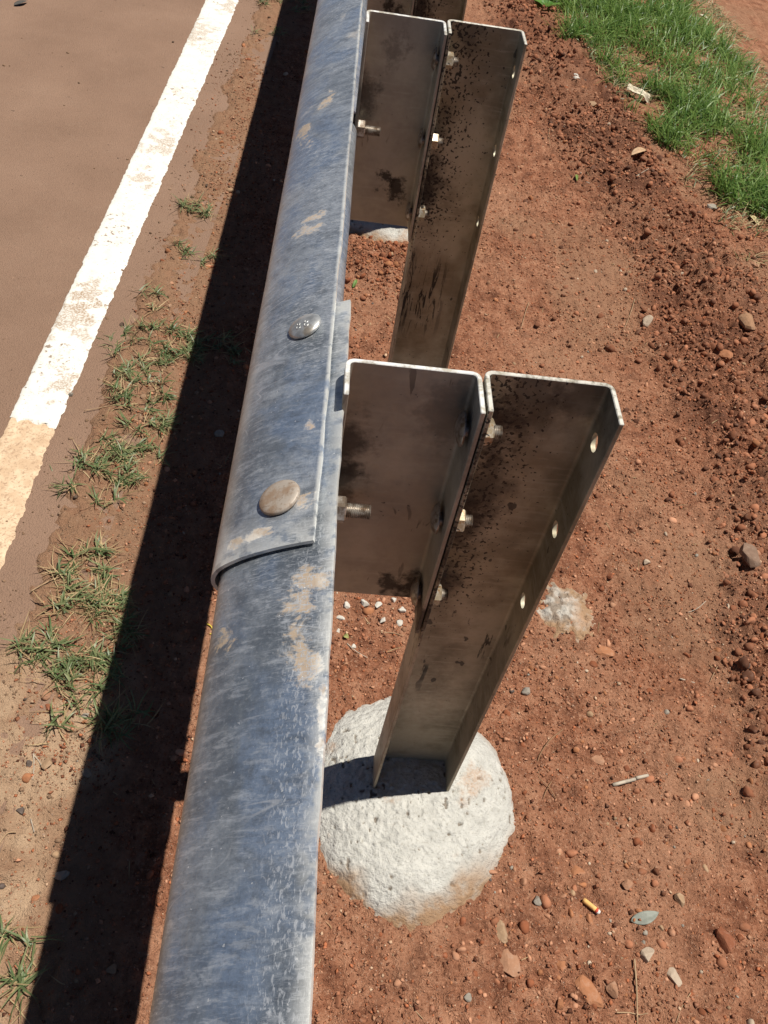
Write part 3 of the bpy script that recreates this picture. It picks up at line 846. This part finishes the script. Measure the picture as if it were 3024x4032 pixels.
# ------------------------------------------------------------------ gravel and clods (uncountable)
ico = []
for sd in range(14):
    V, F = rock_arrays(900 + sd, 1 if sd < 8 else 2, 5, .8); ico.append((V, F))
OV = np.array([(1, 0, 0), (-1, 0, 0), (0, 1, 0), (0, -1, 0), (0, 0, 1), (0, 0, -1)], float)
OF = np.array([(0, 2, 4), (2, 1, 4), (1, 3, 4), (3, 0, 4), (2, 0, 5), (1, 2, 5), (3, 1, 5), (0, 3, 5)])
octa = []
for sd in range(6):
    octa.append((OV * np.random.default_rng(sd).uniform(.65, 1.25, (6, 1)) + np.random.default_rng(sd + 50).normal(0, .16, (6, 3)), OF))
def scatter(name, N, dom, dens, smin, smax, pw, cols, colw, flatk, label, seed, cat, lift=.2, tiny=False):
    r = np.random.default_rng(seed)
    x = r.uniform(dom[0], dom[1], N * 5); y = r.uniform(dom[2], dom[3], N * 5)
    k = r.random(N * 5) < dens(x, y); x = x[k][:N]; y = y[k][:N]; n = len(x)
    s = smin * (1 - r.random(n) * (1 - (smin / smax) ** pw)) ** (-1 / pw)
    z = np.where(x < ROADX(y) - .02, np.maximum(gz(x, y), ZR), gz(x, y))
    cols = np.array(cols); ci = r.choice(len(cols), n, p=np.array(colw) / sum(colw))
    col = cols[ci] * r.uniform(.75, 1.25, (n, 1))
    tp = octa if tiny else ico
    ti = r.integers(0, 6, n) if tiny else np.where(s < .0065, r.integers(0, 8, n), r.integers(8, 14, n))
    sc = s[:, None] * r.uniform(.65, 1.25, (n, 3)); sc[:, 2] *= flatk
    a = r.uniform(0, 6.28, n); b = r.uniform(-.5, .5, n)
    ca, sa, cb, sb = np.cos(a), np.sin(a), np.cos(b), np.sin(b)
    VS = []; FS = []; CS = []; off = 0
    for t in range(len(tp)):
        ids = np.where(ti == t)[0]
        if not len(ids): continue
        V, F = tp[t]
        P = V[None] * sc[ids][:, None]
        X1 = P[..., 0]; Y1 = P[..., 1] * cb[ids, None] - P[..., 2] * sb[ids, None]; Z1 = P[..., 1] * sb[ids, None] + P[..., 2] * cb[ids, None]
        Q = np.stack([X1 * ca[ids, None] - Y1 * sa[ids, None] + x[ids, None], X1 * sa[ids, None] + Y1 * ca[ids, None] + y[ids, None], Z1 + (z[ids] + sc[ids, 2] * lift)[:, None]], -1)
        VS.append(Q.reshape(-1, 3)); FS.append((F[None] + (np.arange(len(ids)) * len(V))[:, None, None]).reshape(-1, 3) + off); off += len(ids) * len(V)
        CS.append(np.repeat(col[ids], len(V), 0))
    me = fast_mesh(name, np.vstack(VS), np.vstack(FS), False)
    add_attr(me, "col", np.clip(np.vstack(CS), 0, .9))
    return tag(link(name, me, M["grit"]), label, cat, None, "stuff")
SO = (.310, .129, .069); SO2 = (.22, .087, .046); SO3 = (.43, .213, .124)
def infoot(x, y): return (((x - .078) / .21) ** 2 + ((y + .058) / .215) ** 2 < 1)
def d_gravel(x, y):
    v = .30 + .55 * sst(-.2, .6, fbm(x * 3.2, y * 3.2, 3, 21.)) + .25 * band(x, y) + .3 * sst(.0, -.45, y) * (x > .1)
    v = v * np.where(x < -.66, .10, 1) * np.where((x > -.66) & (x < -.2), .75, 1)
    v = v * (1 - .8 * infoot(x, y))
    return np.where(y > 2.8, v * .7, v)
def d_crumb(x, y):
    v = .35 + .6 * sst(-.35, .4, fbm(x * 4.5, y * 4.5, 3, 71.)) + .3 * band(x, y)
    return v * np.where(x < ROADX(y) + .05, .12, 1) * (1 - .95 * infoot(x, y))
scatter("soil_crumbs", 82000, (-.75, 1.6, -.52, 3.4), d_crumb, .0016, .0066, 2.1, [SO, SO3, SO2, (.36, .125, .058), (.11, .042, .024), PNK, (.46, .30, .19)], [6, 4.5, 4, 3, 3, 1.2, .9], .8, "fine crumbs of red soil covering the ground", 40, "soil", .45, True)
scatter("gravel", 11500, (-.72, 1.6, -.52, 3.6), d_gravel, .0026, .0130, 2.1, [SO, SO3, ORG, PNK, TAN, PAL, GRY, DRK, RED], [8, 6, 5, 2, 1.2, .5, .3, .25, 5], .9, "small red and tan gravel strewn over the bare soil", 41, "gravel", -.1)
def d_clod(x, y): return band(x, y) * (.5 + .5 * fbm(x * 4, y * 4, 2, 2.)) + .02
scatter("soil_clods", 8500, (.45, 1.6, -.3, 4.6), d_clod, .004, .018, 2.1, [SO2, SO, (.18, .074, .040), (.125, .054, .032)], [3, 4, 3, 1.5], .85, "crumbly red brown clods of turned soil along the verge", 43, "soil")
def d_road(x, y):
    e = x - ROADX(y)
    return np.where(e < 0, .8 * np.exp(e * 16) + .012, .8 * sst(.35, .05, e)) * (.25 + .9 * sst(-.3, .4, fbm(x * 9, y * 9, 3, 15.)))
scatter("road_grit", 9000, (-1.7, -.35, -.4, 4.2), d_road, .0016, .0085, 2.3, [(.15, .092, .056), (.22, .135, .082), (.30, .19, .12), (.08, .055, .04)], [4, 5, 2, .6], .7, "fine grit and crumbs of dried soil on the road edge", 44, "grit")
scatter("soil_heap_clods", 900, (-.18, .24, 1.60, 2.02), lambda x, y: np.exp(-(((x - .03) / .16) ** 2 + ((y - 1.80) / .12) ** 2)), .003, .013, 2, [SO, SO2, ORG, RED], [4, 3, 2, 2], .9, "loose red clods heaped against the far concrete footing", 45, "soil")

# ------------------------------------------------------------------ plants
def blades(base, n, L0, L1, wd, lean, rng, spread=0.0, seg=4, head=None, up=.6):
    """curved tapering blades; base (N,3)"""
    N = len(base)
    L = rng.uniform(L0, L1, N); a = rng.uniform(0, 2 * math.pi, N) if head is None else head
    el0 = rng.uniform(up - .35, up + .45, N); bend = rng.uniform(.3, 1.3, N) * lean
    P = np.zeros((N, seg + 1, 3)); P[:, 0] = base
    for k in range(seg):
        el = el0 - bend * (k / seg)
        st = L / seg
        P[:, k + 1, 0] = P[:, k, 0] + st * np.cos(el) * np.cos(a)
        P[:, k + 1, 1] = P[:, k, 1] + st * np.cos(el) * np.sin(a)
        P[:, k + 1, 2] = P[:, k, 2] + st * np.sin(el)
        a = a + rng.normal(0, .12, N)
    tw = rng.uniform(0, math.pi, N)
    sx = -np.sin(a) * np.cos(tw * .3); sy = np.cos(a) * np.cos(tw * .3); sz = np.sin(tw * .3)
    side = np.stack([sx, sy, sz], 1) * (wd * rng.uniform(.7, 1.3, N))[:, None]
    V = []; prof_w = [.75, 1.0, .85, .5, .0] if seg == 4 else np.linspace(1, 0, seg + 1)
    for k in range(seg):
        V.append(P[:, k] - side * prof_w[k] * .5); V.append(P[:, k] + side * prof_w[k] * .5)
    V.append(P[:, seg])
    V = np.stack(V, 1)                                   # N, 2*seg+1, 3
    pv = 2 * seg + 1; F = []
    for k in range(seg - 1):
        F += [[2 * k, 2 * k + 1, 2 * k + 3], [2 * k, 2 * k + 3, 2 * k + 2]]
    F.append([2 * seg - 2, 2 * seg - 1, 2 * seg])
    F = np.array(F)[None] + (np.arange(N) * pv)[:, None, None]
    tint = np.repeat(rng.random(N), pv)
    return V.reshape(-1, 3), F.reshape(-1, 3), tint, P

def blade_obj(name, parts, mat, parent=None):
    V = []; F = []; t = []; o = 0
    for v, f, ti in parts: V.append(v); F.append(f + o); t.append(ti); o += len(v)
    me = fast_mesh(name, np.vstack(V), np.vstack(F), True)
    add_attr(me, "tint", np.concatenate(t))
    return link(name, me, mat, parent)

# verge grass
def inside(x, y, poly):
    c = np.zeros(len(x), bool); j = len(poly) - 1
    for i in range(len(poly)):
        xi, yi = poly[i]; xj, yj = poly[j]
        c ^= ((yi > y) != (yj > y)) & (x < (xj - xi) * (y - yi) / (yj - yi + 1e-12) + xi); j = i
    return c
r = np.random.default_rng(77)
GP = [(.70, 5.6), (.80, 4.75), (1.05, 4.05), (1.27, 3.35), (1.52, 2.55), (1.60, 2.00), (2.1, 1.75), (2.65, 2.6), (2.16, 3.75), (1.86, 4.6), (1.62, 5.6)]
x = r.uniform(.7, 2.6, 60000); y = r.uniform(1.9, 5.6, 60000)
xw = x + .17 * fbm(x * 4.5, y * 4.5, 4, 3.); yw = y + .10 * fbm(x * 5, y * 5, 3, 13.)
scr = at(2505, 392, ZG)
k = inside(xw, yw, GP) & (np.hypot(x - scr[0] - .01, y - scr[1] + .04) > .15) & (r.random(60000) < .52 + .8 * fbm(x * 4.5, y * 4.5, 3, 31.))
x, y = x[k][:18500], y[k][:18500]
base = np.stack([x, y, gz(x, y) - .004], 1)
hd = r.normal(2.9, 1.5, len(x)) + 1.2 * fbm(x * 6, y * 6, 2, 61.)
v, f, t, _ = blades(base, 0, .07, .19, .0058, 1.4, r, head=hd, up=.95)
grass_parts = [(v, f, t)]
tag(blade_obj("verge_grass", grass_parts, M["grass"]), "dense bright green grass on the far verge", "grass", None, "stuff")
# short dry and sparse grass fringing it
x = r.uniform(.75, 2.7, 30000); y = r.uniform(1.7, 5.4, 30000)
GQ = [(.80, 5.4), (.86, 4.6), (1.08, 3.9), (1.24, 3.2), (1.38, 2.5), (1.45, 1.95), (2.2, 1.6), (2.75, 2.4), (2.6, 3.7), (2.35, 4.6), (2.2, 5.4)]
k = inside(x + .1 * fbm(x * 6, y * 6, 3), y, GQ) & (vn(x * 7, y * 7) + .4 * vn(x * 19, y * 19) > -.12 - .25 * (x > 1.9))
x, y = x[k][:9500], y[k][:9500]
v, f, t, _ = blades(np.stack([x, y, gz(x, y)], 1), 0, .03, .10, .0042, 1.2, r, up=.55)
dm = r.random(len(x)) < .5
nv = 9; vm = np.repeat(dm, nv); 
def sub(mask):
    ids = np.where(mask)[0]; V = v.reshape(-1, nv, 3)[ids].reshape(-1, 3); T_ = t.reshape(-1, nv)[ids].ravel()
    F1 = f.reshape(-1, 7, 3)[0] ; F_ = (F1[None] + (np.arange(len(ids)) * nv)[:, None, None]).reshape(-1, 3)
    return V, F_, T_
tag(blade_obj("sparse_grass", [sub(~dm)], M["tuft"]), "thin short grass at the fringe of the verge", "grass", None, "stuff")
tag(blade_obj("dry_grass_litter", [sub(dm)], M["dry"]), "dry straw coloured grass litter around the verge grass", "grass", None, "stuff")

def tuft(px, py, wpx, hpx, n, label, seed, dryf=.3, L=(.022, .052)):
    """creeping grass clump: runners with sprays of short blades"""
    r = np.random.default_rng(seed)
    c = at(px, py, ZG); dpt = depth(c)
    wx = wpx * dpt / FPX / 2; wy = hpx * dpt / FPX / 2 * 1.3
    root = link("grass_tuft", None, None, None, (c[0], c[1], float(gz(c[0], c[1]))))
    k = max(4, n // 11)
    th = r.uniform(0, 6.28, k); rr_ = np.sqrt(r.random(k)) * 1.05
    sx = c[0] + wx * rr_ * np.cos(th); sy = c[1] + wy * rr_ * np.sin(th)
    nb = max(1, n // k)
    bx = np.repeat(sx, nb) + r.normal(0, .006, k * nb); by = np.repeat(sy, nb) + r.normal(0, .006, k * nb)
    bz = np.maximum(gz(bx, by), ZR - .02) + r.uniform(0, .014, k * nb)
    off = np.array([c[0], c[1], root.location.z])
    v, f, t, _ = blades(np.stack([bx, by, bz], 1) - off, 0, L[0], L[1], .0036, .9, r, up=.42)
    blade_obj("green_blades", [(v, f, t)], M["tuft"], root)["kind"] = "stuff"
    nd = max(9, int(n * dryf * 1.3))
    j = r.integers(0, k, nd)
    bx = sx[j] + r.normal(0, .012, nd); by = sy[j] + r.normal(0, .012, nd)
    v, f, t, _ = blades(np.stack([bx, by, np.maximum(gz(bx, by), ZR - .02) + .004], 1) - off, 0, .025, .075, .0024, .4, r, up=.15)
    blade_obj("dry_stems", [(v, f, t)], M["dry"], root)["kind"] = "stuff"
    tag(root, label, "grass tuft", "grass tufts along the road edge")
K = 1.8228
tufts = [
 (435, 458, 90, 40, 90, "small green tuft touching the shadow, third up the white line"),
 (418, 550, 80, 60, 60, "upright little tuft left of the rail shadow, above the large clump"),
 (335, 752, 200, 95, 330, "largest sprawling green tuft, between line and shadow"),
 (300, 850, 130, 110, 190, "tuft just below the largest one, hanging towards the shadow"),
 (318, 915, 90, 60, 90, "tuft beside the shadow edge at the lower end of the white line"),
 (225, 955, 60, 30, 24, "thin spray of blades beside the faded line"),
 (310, 990, 100, 60, 110, "leafy tuft against the shadow right of the faded line"),
 (220, 1040, 190, 100, 210, "wide tuft right of the faded cream line"),
 (160, 1000, 100, 40, 30, "sparse runner reaching to the faded cream line"),
 (175, 1225, 120, 80, 90, "straggly tuft with long dry stems below the faded line"),
 (195, 1305, 140, 90, 170, "thick tuft near the shadow with dry stems above it"),
 (105, 1420, 130, 100, 160, "tuft nearest the left edge, half way down"),
 (190, 1475, 110, 90, 130, "tuft under the thick one, running into the shadow"),
 (130, 1578, 36, 60, 14, "single small green sprout on bare soil"),
 (45, 2065, 120, 110, 55, "tuft at the lower left edge of the photo"),
 (570, 72, 70, 30, 50, "far tuft at the shadow edge near the top"),
 (572, 5, 50, 30, 40, "tiny tuft at the very top beside the white line"),
 (330, 655, 70, 50, 26, "dried wispy tuft above the largest green one"),
 (640, 20, 160, 60, 160, "tuft in the rail shadow at the very top"),
 (455, 765, 110, 90, 150, "tuft in the rail shadow beside the largest one"),
 (262, 1400, 70, 90, 70, "tuft in the rail shadow half way down the left"),
 (248, 1560, 90, 70, 70, "tuft in the rail shadow above the lower left"),
]
for i, (a, b, c_, d_, n_, lab) in enumerate(tufts):
    tuft(a * K, b * K, c_ * K, d_ * K, int(n_ * 1.0), lab, 500 + i, .9 if "dr" in lab else .35, (.03, .07) if "lower left" in lab else (.022, .052))

# ------------------------------------------------------------------ litter
def tube(name, pts, r0, r1, mat, label, cat, group=None, lift=.002, sides=6):
    P = catmull(np.array(pts), 5) if len(pts) > 2 else np.array([np.array(pts[0]) * (1 - t) + np.array(pts[1]) * t for t in np.linspace(0, 1, 6)])
    n = len(P); rad = np.linspace(r0, r1, n); V = []; F = []
    tg = np.gradient(P, axis=0)
    for i in range(n):
        t = tg[i] / (np.linalg.norm(tg[i]) + 1e-9); a = np.cross(t, [0, 0, 1]); a /= np.linalg.norm(a) + 1e-9; b = np.cross(a, t)
        for s in range(sides):
            q_ = 2 * math.pi * s / sides; V.append(P[i] + rad[i] * (math.cos(q_) * a + math.sin(q_) * b))
    for i in range(n - 1):
        for s in range(sides): F.append((i * sides + s, i * sides + (s + 1) % sides, (i + 1) * sides + (s + 1) % sides, (i + 1) * sides + s))
    F.append(tuple(range(sides))[::-1]); F.append(tuple((n - 1) * sides + s for s in range(sides)))
    o = link(name, mesh(name, V, F, True), mat)
    return tag(o, label, cat, group) if label else o
def gp(px, py, h=.003):
    p = at(px, py, ZG); p[2] = max(float(gz(p[0], p[1])), ZR if p[0] < -.72 else -1) + h; return p
MT = mat_plain("dry_stalk", (.42, .28, .16), .8)
MTB = mat_plain("brown_twig", (.30, .17, .09), .85)
MTW = mat_plain("bleached_straw", (.46, .385, .295), .7)
tw = [
 ([r6(775, 200), r6(715, 250), r6(672, 320), r6(672, 395), r6(712, 450), r6(745, 500)], .0013, MTB, "thin curved brown twig right of the near footing"),
 ([r6(1080, 1195), r6(1086, 1320), r6(1098, 1474)], .0020, MT, "straight dry stalk near the bottom edge"),
 ([r6(1000, 1428), r6(1060, 1425), r6(1105, 1432), r6(1140, 1428)], .0012, MT, "short dry twig crossing the straight stalk"),
 ([r6(1325, 1340), r6(1290, 1400), r6(1255, 1474)], .0009, MT, "fine straw right of the straight stalk"),
 ([r6(100, 1385), r6(165, 1458)], .0011, MT, "short straw at the bottom beside the rail"),
 ([r6(725, 425), r6(700, 470), r6(690, 500)], .0010, MTB, "small side twig beside the curved one"),
 ([r4(1510, 728), r4(1608, 732)], .0012, MT, "straw in the turned soil near the right edge"),
 ([r4(1385, 1130), r4(1345, 1165), r4(1305, 1182)], .0010, MTW, "pale fine straw right of the concrete spill"),
 ([r4(1435, 1410), r4(1405, 1474)], .0010, MT, "fine straw on the right soil, above the clod"),
 ([r4(1280, 1455), r4(1345, 1472)], .0018, MTW, "thick pale straw stub right of the spill"),
 ([r2(720, 535), r2(708, 590), r2(716, 640)], .0012, MT, "thin bent straw beyond the second post"),
 ([r2(625, 1310), r2(605, 1370), r2(590, 1430)], .0012, MT, "thin straw left on the smooth soil behind the front post"),
 ([r2(1080, 1300), r2(1062, 1360), r2(1030, 1440)], .0013, MT, "longer straw on the smooth soil behind the front post"),
 ([r2(1075, 800), r2(1128, 770)], .0016, MTW, "pale straw below the dead leaf"),
 ([r2(865, 810), r2(925, 815)], .0015, MTW, "pale short straw beside a hole in the soil"),
 ([r5(148, 315), r5(150, 370), r5(146, 430)], .0013, MTW, "upright pale straw on the left soil"),
 ([r5(145, 315), r5(170, 345), r5(190, 382)], .0011, MTW, "pale straw forming a bent corner on the left soil"),
 ([r5(0, 700), r5(35, 660), r5(76, 655)], .0014, MT, "dry twig at the left edge"),
 ([r5(134, 590), r5(150, 650)], .0012, MTW, "short pale straw at the left of the shadow"),
 ([r5(0, 1400), r5(45, 1430)], .0012, MTB, "short twig at the lower left corner"),
 ([r3(135, 1095), r3(230, 1045), r3(300, 1015)], .0016, MT, "long dry stem sticking out of the straggly tuft"),
 ([r3(365, 312), r3(440, 300), r3(500, 288)], .0012, MT, "long dry stem beside the white line end"),
 ([r3(270, 1355), r3(320, 1330), r3(370, 1295)], .0012, MT, "dry stem lying below the thick tuft"),
 ((((1500, 2490), (1540, 2492), (1585, 2510))), .0012, MT, "curved straw among the concrete crumbs"),
 ((((1365, 2540), (1400, 2572), (1445, 2600))), .0013, MTW, "pale straw below the concrete crumbs"),
]
for i, (pts, rd, mt, lab) in enumerate(tw):
    tube("twig", [gp(*q_, h=.004 + .003 * math.sin(j * 1.7 + i)) for j, q_ in enumerate(pts)], rd, rd * .65, mt, lab, "twig", "twigs and straws on the ground")
# broken pale straw, two pieces
for a, b, lab in ((r6(990, 440), r6(1086, 416), "longer half of the broken white straw"), (r6(1090, 411), r6(1142, 399), "shorter half of the broken white straw")):
    tube("straw_piece", [gp(*a, h=.004), gp(*b, h=.006)], .0042, .0038, MTW, lab, "straw", "broken white straw")
# cigarette butt
a = gp(*r6(860, 942), h=.006); b = gp(*r6(905, 990), h=.006); c_ = gp(*r6(921, 1000), h=.005)
butt = link("cigarette_butt", None, None, None, tuple(a)); tag(butt, "orange cigarette butt with a red band, lying above the grey leaf", "cigarette butt")
def seg(name, p0, p1, r0, r1, col):
    o = tube(name, [p0 - a, p1 - a], r0, r1, mat_plain(name, col, .7, .1), None, None, sides=12); o.parent = butt
seg("filter", a, b, .0050, .0046, (.78, .46, .16)); seg("band", b, b + (c_ - b) * .35, .0048, .0047, (.55, .09, .05)); seg("paper_end", b + (c_ - b) * .36, c_, .0046, .0042, (.75, .70, .62))

def leaf(name, pts, width, col, label, curl=.25, cat="leaf", group="fallen leaves", h=.006, rough=.6):
    """a leaf blade: base point, tip point, half width; folded along its midrib"""
    p0 = gp(*pts[0], h=h); p1 = gp(*pts[1], h=h * 1.3); d = p1 - p0; L_ = np.linalg.norm(d); s = np.cross(d / L_, [0, 0, 1]); s /= np.linalg.norm(s)
    V = []; F = []; n = 12; c = 6
    for i in range(n + 1):
        t = i / n; wd = width * (math.sin(math.pi * t ** .8) ** .8) if 0 < t < 1 else .0003
        for j in range(c + 1):
            u = j / c * 2 - 1
            V.append(p0 + d * t + s * wd * u + np.array([0, 0, curl * wd * abs(u) + .004 * math.sin(t * 3.1)]) + s * width * .25 * math.sin(t * 3.1))
    for i in range(n):
        for j in range(c): F.append((i * (c + 1) + j, i * (c + 1) + j + 1, (i + 1) * (c + 1) + j + 1, (i + 1) * (c + 1) + j))
    me = mesh(name, V, F, True)
    o = link(name, me, mat_plain(name + "_skin", col, rough, .25, 80))
    sm = o.modifiers.new("thick", 'SOLIDIFY'); sm.thickness = .0006
    return tag(o, label, cat, group)
leaf("leaf", (r6(1068, 1028), r6(1182, 996)), .0115, (.25, .26, .215), "grey green narrow leaf lying on the soil at the lower right", .25)
leaf("leaf", (r1(62, 32), r1(120, 15)), .014, (.085, .075, .065), "dark leaf on the road at the upper left corner", .2)
leaf("leaf", (r2(1055, 705), r2(1118, 690)), .018, (.46, .30, .17), "curled pale brown dead leaf below the grass", .8)
leaf("leaf", (r2(1575, 935), r2(1612, 985)), .012, (.55, .45, .24), "yellowish dry leaf at the right end of the grass", .5)
leaf("leaf", (r2(1625, 715), r2(1655, 790)), .016, (.50, .38, .24), "buff dry leaf at the right edge under the grass", .6)
leaf("leaf", (r2(1365, 55), r2(1425, 68)), .020, (.52, .47, .34), "whitish dry leaf above the grass, upper right", .5)
leaf("leaf", (r2(828, 765), r2(830, 795)), .006, (.16, .22, .05), "tiny green leaf in the bare soil beyond the posts", .5)
leaf("leaf", ((1388, 1140), (1402, 1120)), .006, (.13, .22, .05), "tiny green leaf by the end of the nearer rail", .5)
leaf("leaf", ((1352, 2508), (1372, 2520)), .006, (.30, .30, .10), "small yellow green leaf among the concrete crumbs", .5)
# crumpled pale scrap
p0, p1 = gp(*r2(1040, 412)), gp(*r2(1140, 445))
V = []; F = []; n = 16
ex = p1 - p0; ey = np.array([-.35, -1.0, 0]) * .055
for i in range(n + 1):
    for j in range(n + 1):
        u, v_ = i / n, j / n
        q_ = p0 + ex * u + ey * (v_ - .4) * (.6 + .5 * math.sin(u * 2.7 + .4))
        q_ = q_ + np.array([0, 0, .022 + .016 * float(fbm(np.array(u * 3.0), np.array(v_ * 3.0), 3)) + .012 * math.sin(u * 3.1)])
        V.append(q_)
for i in range(n):
    for j in range(n): F.append((i * (n + 1) + j, i * (n + 1) + j + 1, (i + 1) * (n + 1) + j + 1, (i + 1) * (n + 1) + j))
o = link("paper_scrap", mesh("paper_scrap", V, F, False), mat_plain("crumpled_paper", (.66, .58, .43), .8, .2))
sm = o.modifiers.new("thick", 'SOLIDIFY'); sm.thickness = .0006
tag(o, "crumpled cream scrap at the lower edge of the verge grass", "scrap")
# small broad-leaved weed at the top
wp = gp(*r2(690, 55), h=0)
weed = link("weed", None, None, None, tuple(wp)); tag(weed, "broad leaved green weed left of the verge grass at the top", "weed")
MW = mat_leafy("weed_leaf", (.10, .24, .04), (.20, .36, .08), .35)
for i in range(7):
    a_ = i * 2.4; L_ = .05 + .02 * (i % 3); V = []; F = []
    dx = np.array([math.cos(a_), math.sin(a_), .75]); dx /= np.linalg.norm(dx); s = np.array([-math.sin(a_), math.cos(a_), 0])
    for k in range(9):
        t = k / 8; wd = .024 * math.sin(math.pi * max(.02, min(.98, t)) ** .85)
        for u in (-1, -.5, 0, .5, 1): V.append(dx * (.02 + L_ * t) + s * wd * u + np.array([0, 0, .006 * abs(u) - .02 * t * t]))
    for k in range(8):
        for j in range(4): F.append((k * 5 + j, k * 5 + j + 1, k * 5 + j + 6, k * 5 + j + 5))
    me = mesh("weed_leaf", V, F, True); add_attr(me, "tint", np.full(len(V), (i * .37) % 1)); link("weed_leaf", me, MW, weed)
# yellow strand under the rail
tube("yellow_strand", [gp(815, 2462), gp(832, 2472), gp(838, 2492), gp(826, 2500)], .0018, .0014, mat_plain("yellow_thread", (.62, .46, .06), .6), "yellow strand on the ground peeping out left of the rail", "strand")
# fine straw litter on the soil
r = np.random.default_rng(91)
x = r.uniform(-.66, 1.3, 700); y = r.uniform(-.45, 3.4, 700)
k = ~infoot(x, y) & (r.random(700) < .35); x, y = x[k], y[k]
v, f, t, _ = blades(np.stack([x, y, gz(x, y) + .003], 1), 0, .012, .045, .0018, .15, r, up=-.1)
tag(blade_obj("straw_litter", [(v, f, t)], M["dry"]), "fine broken straws scattered over the red soil", "straw", None, "stuff")
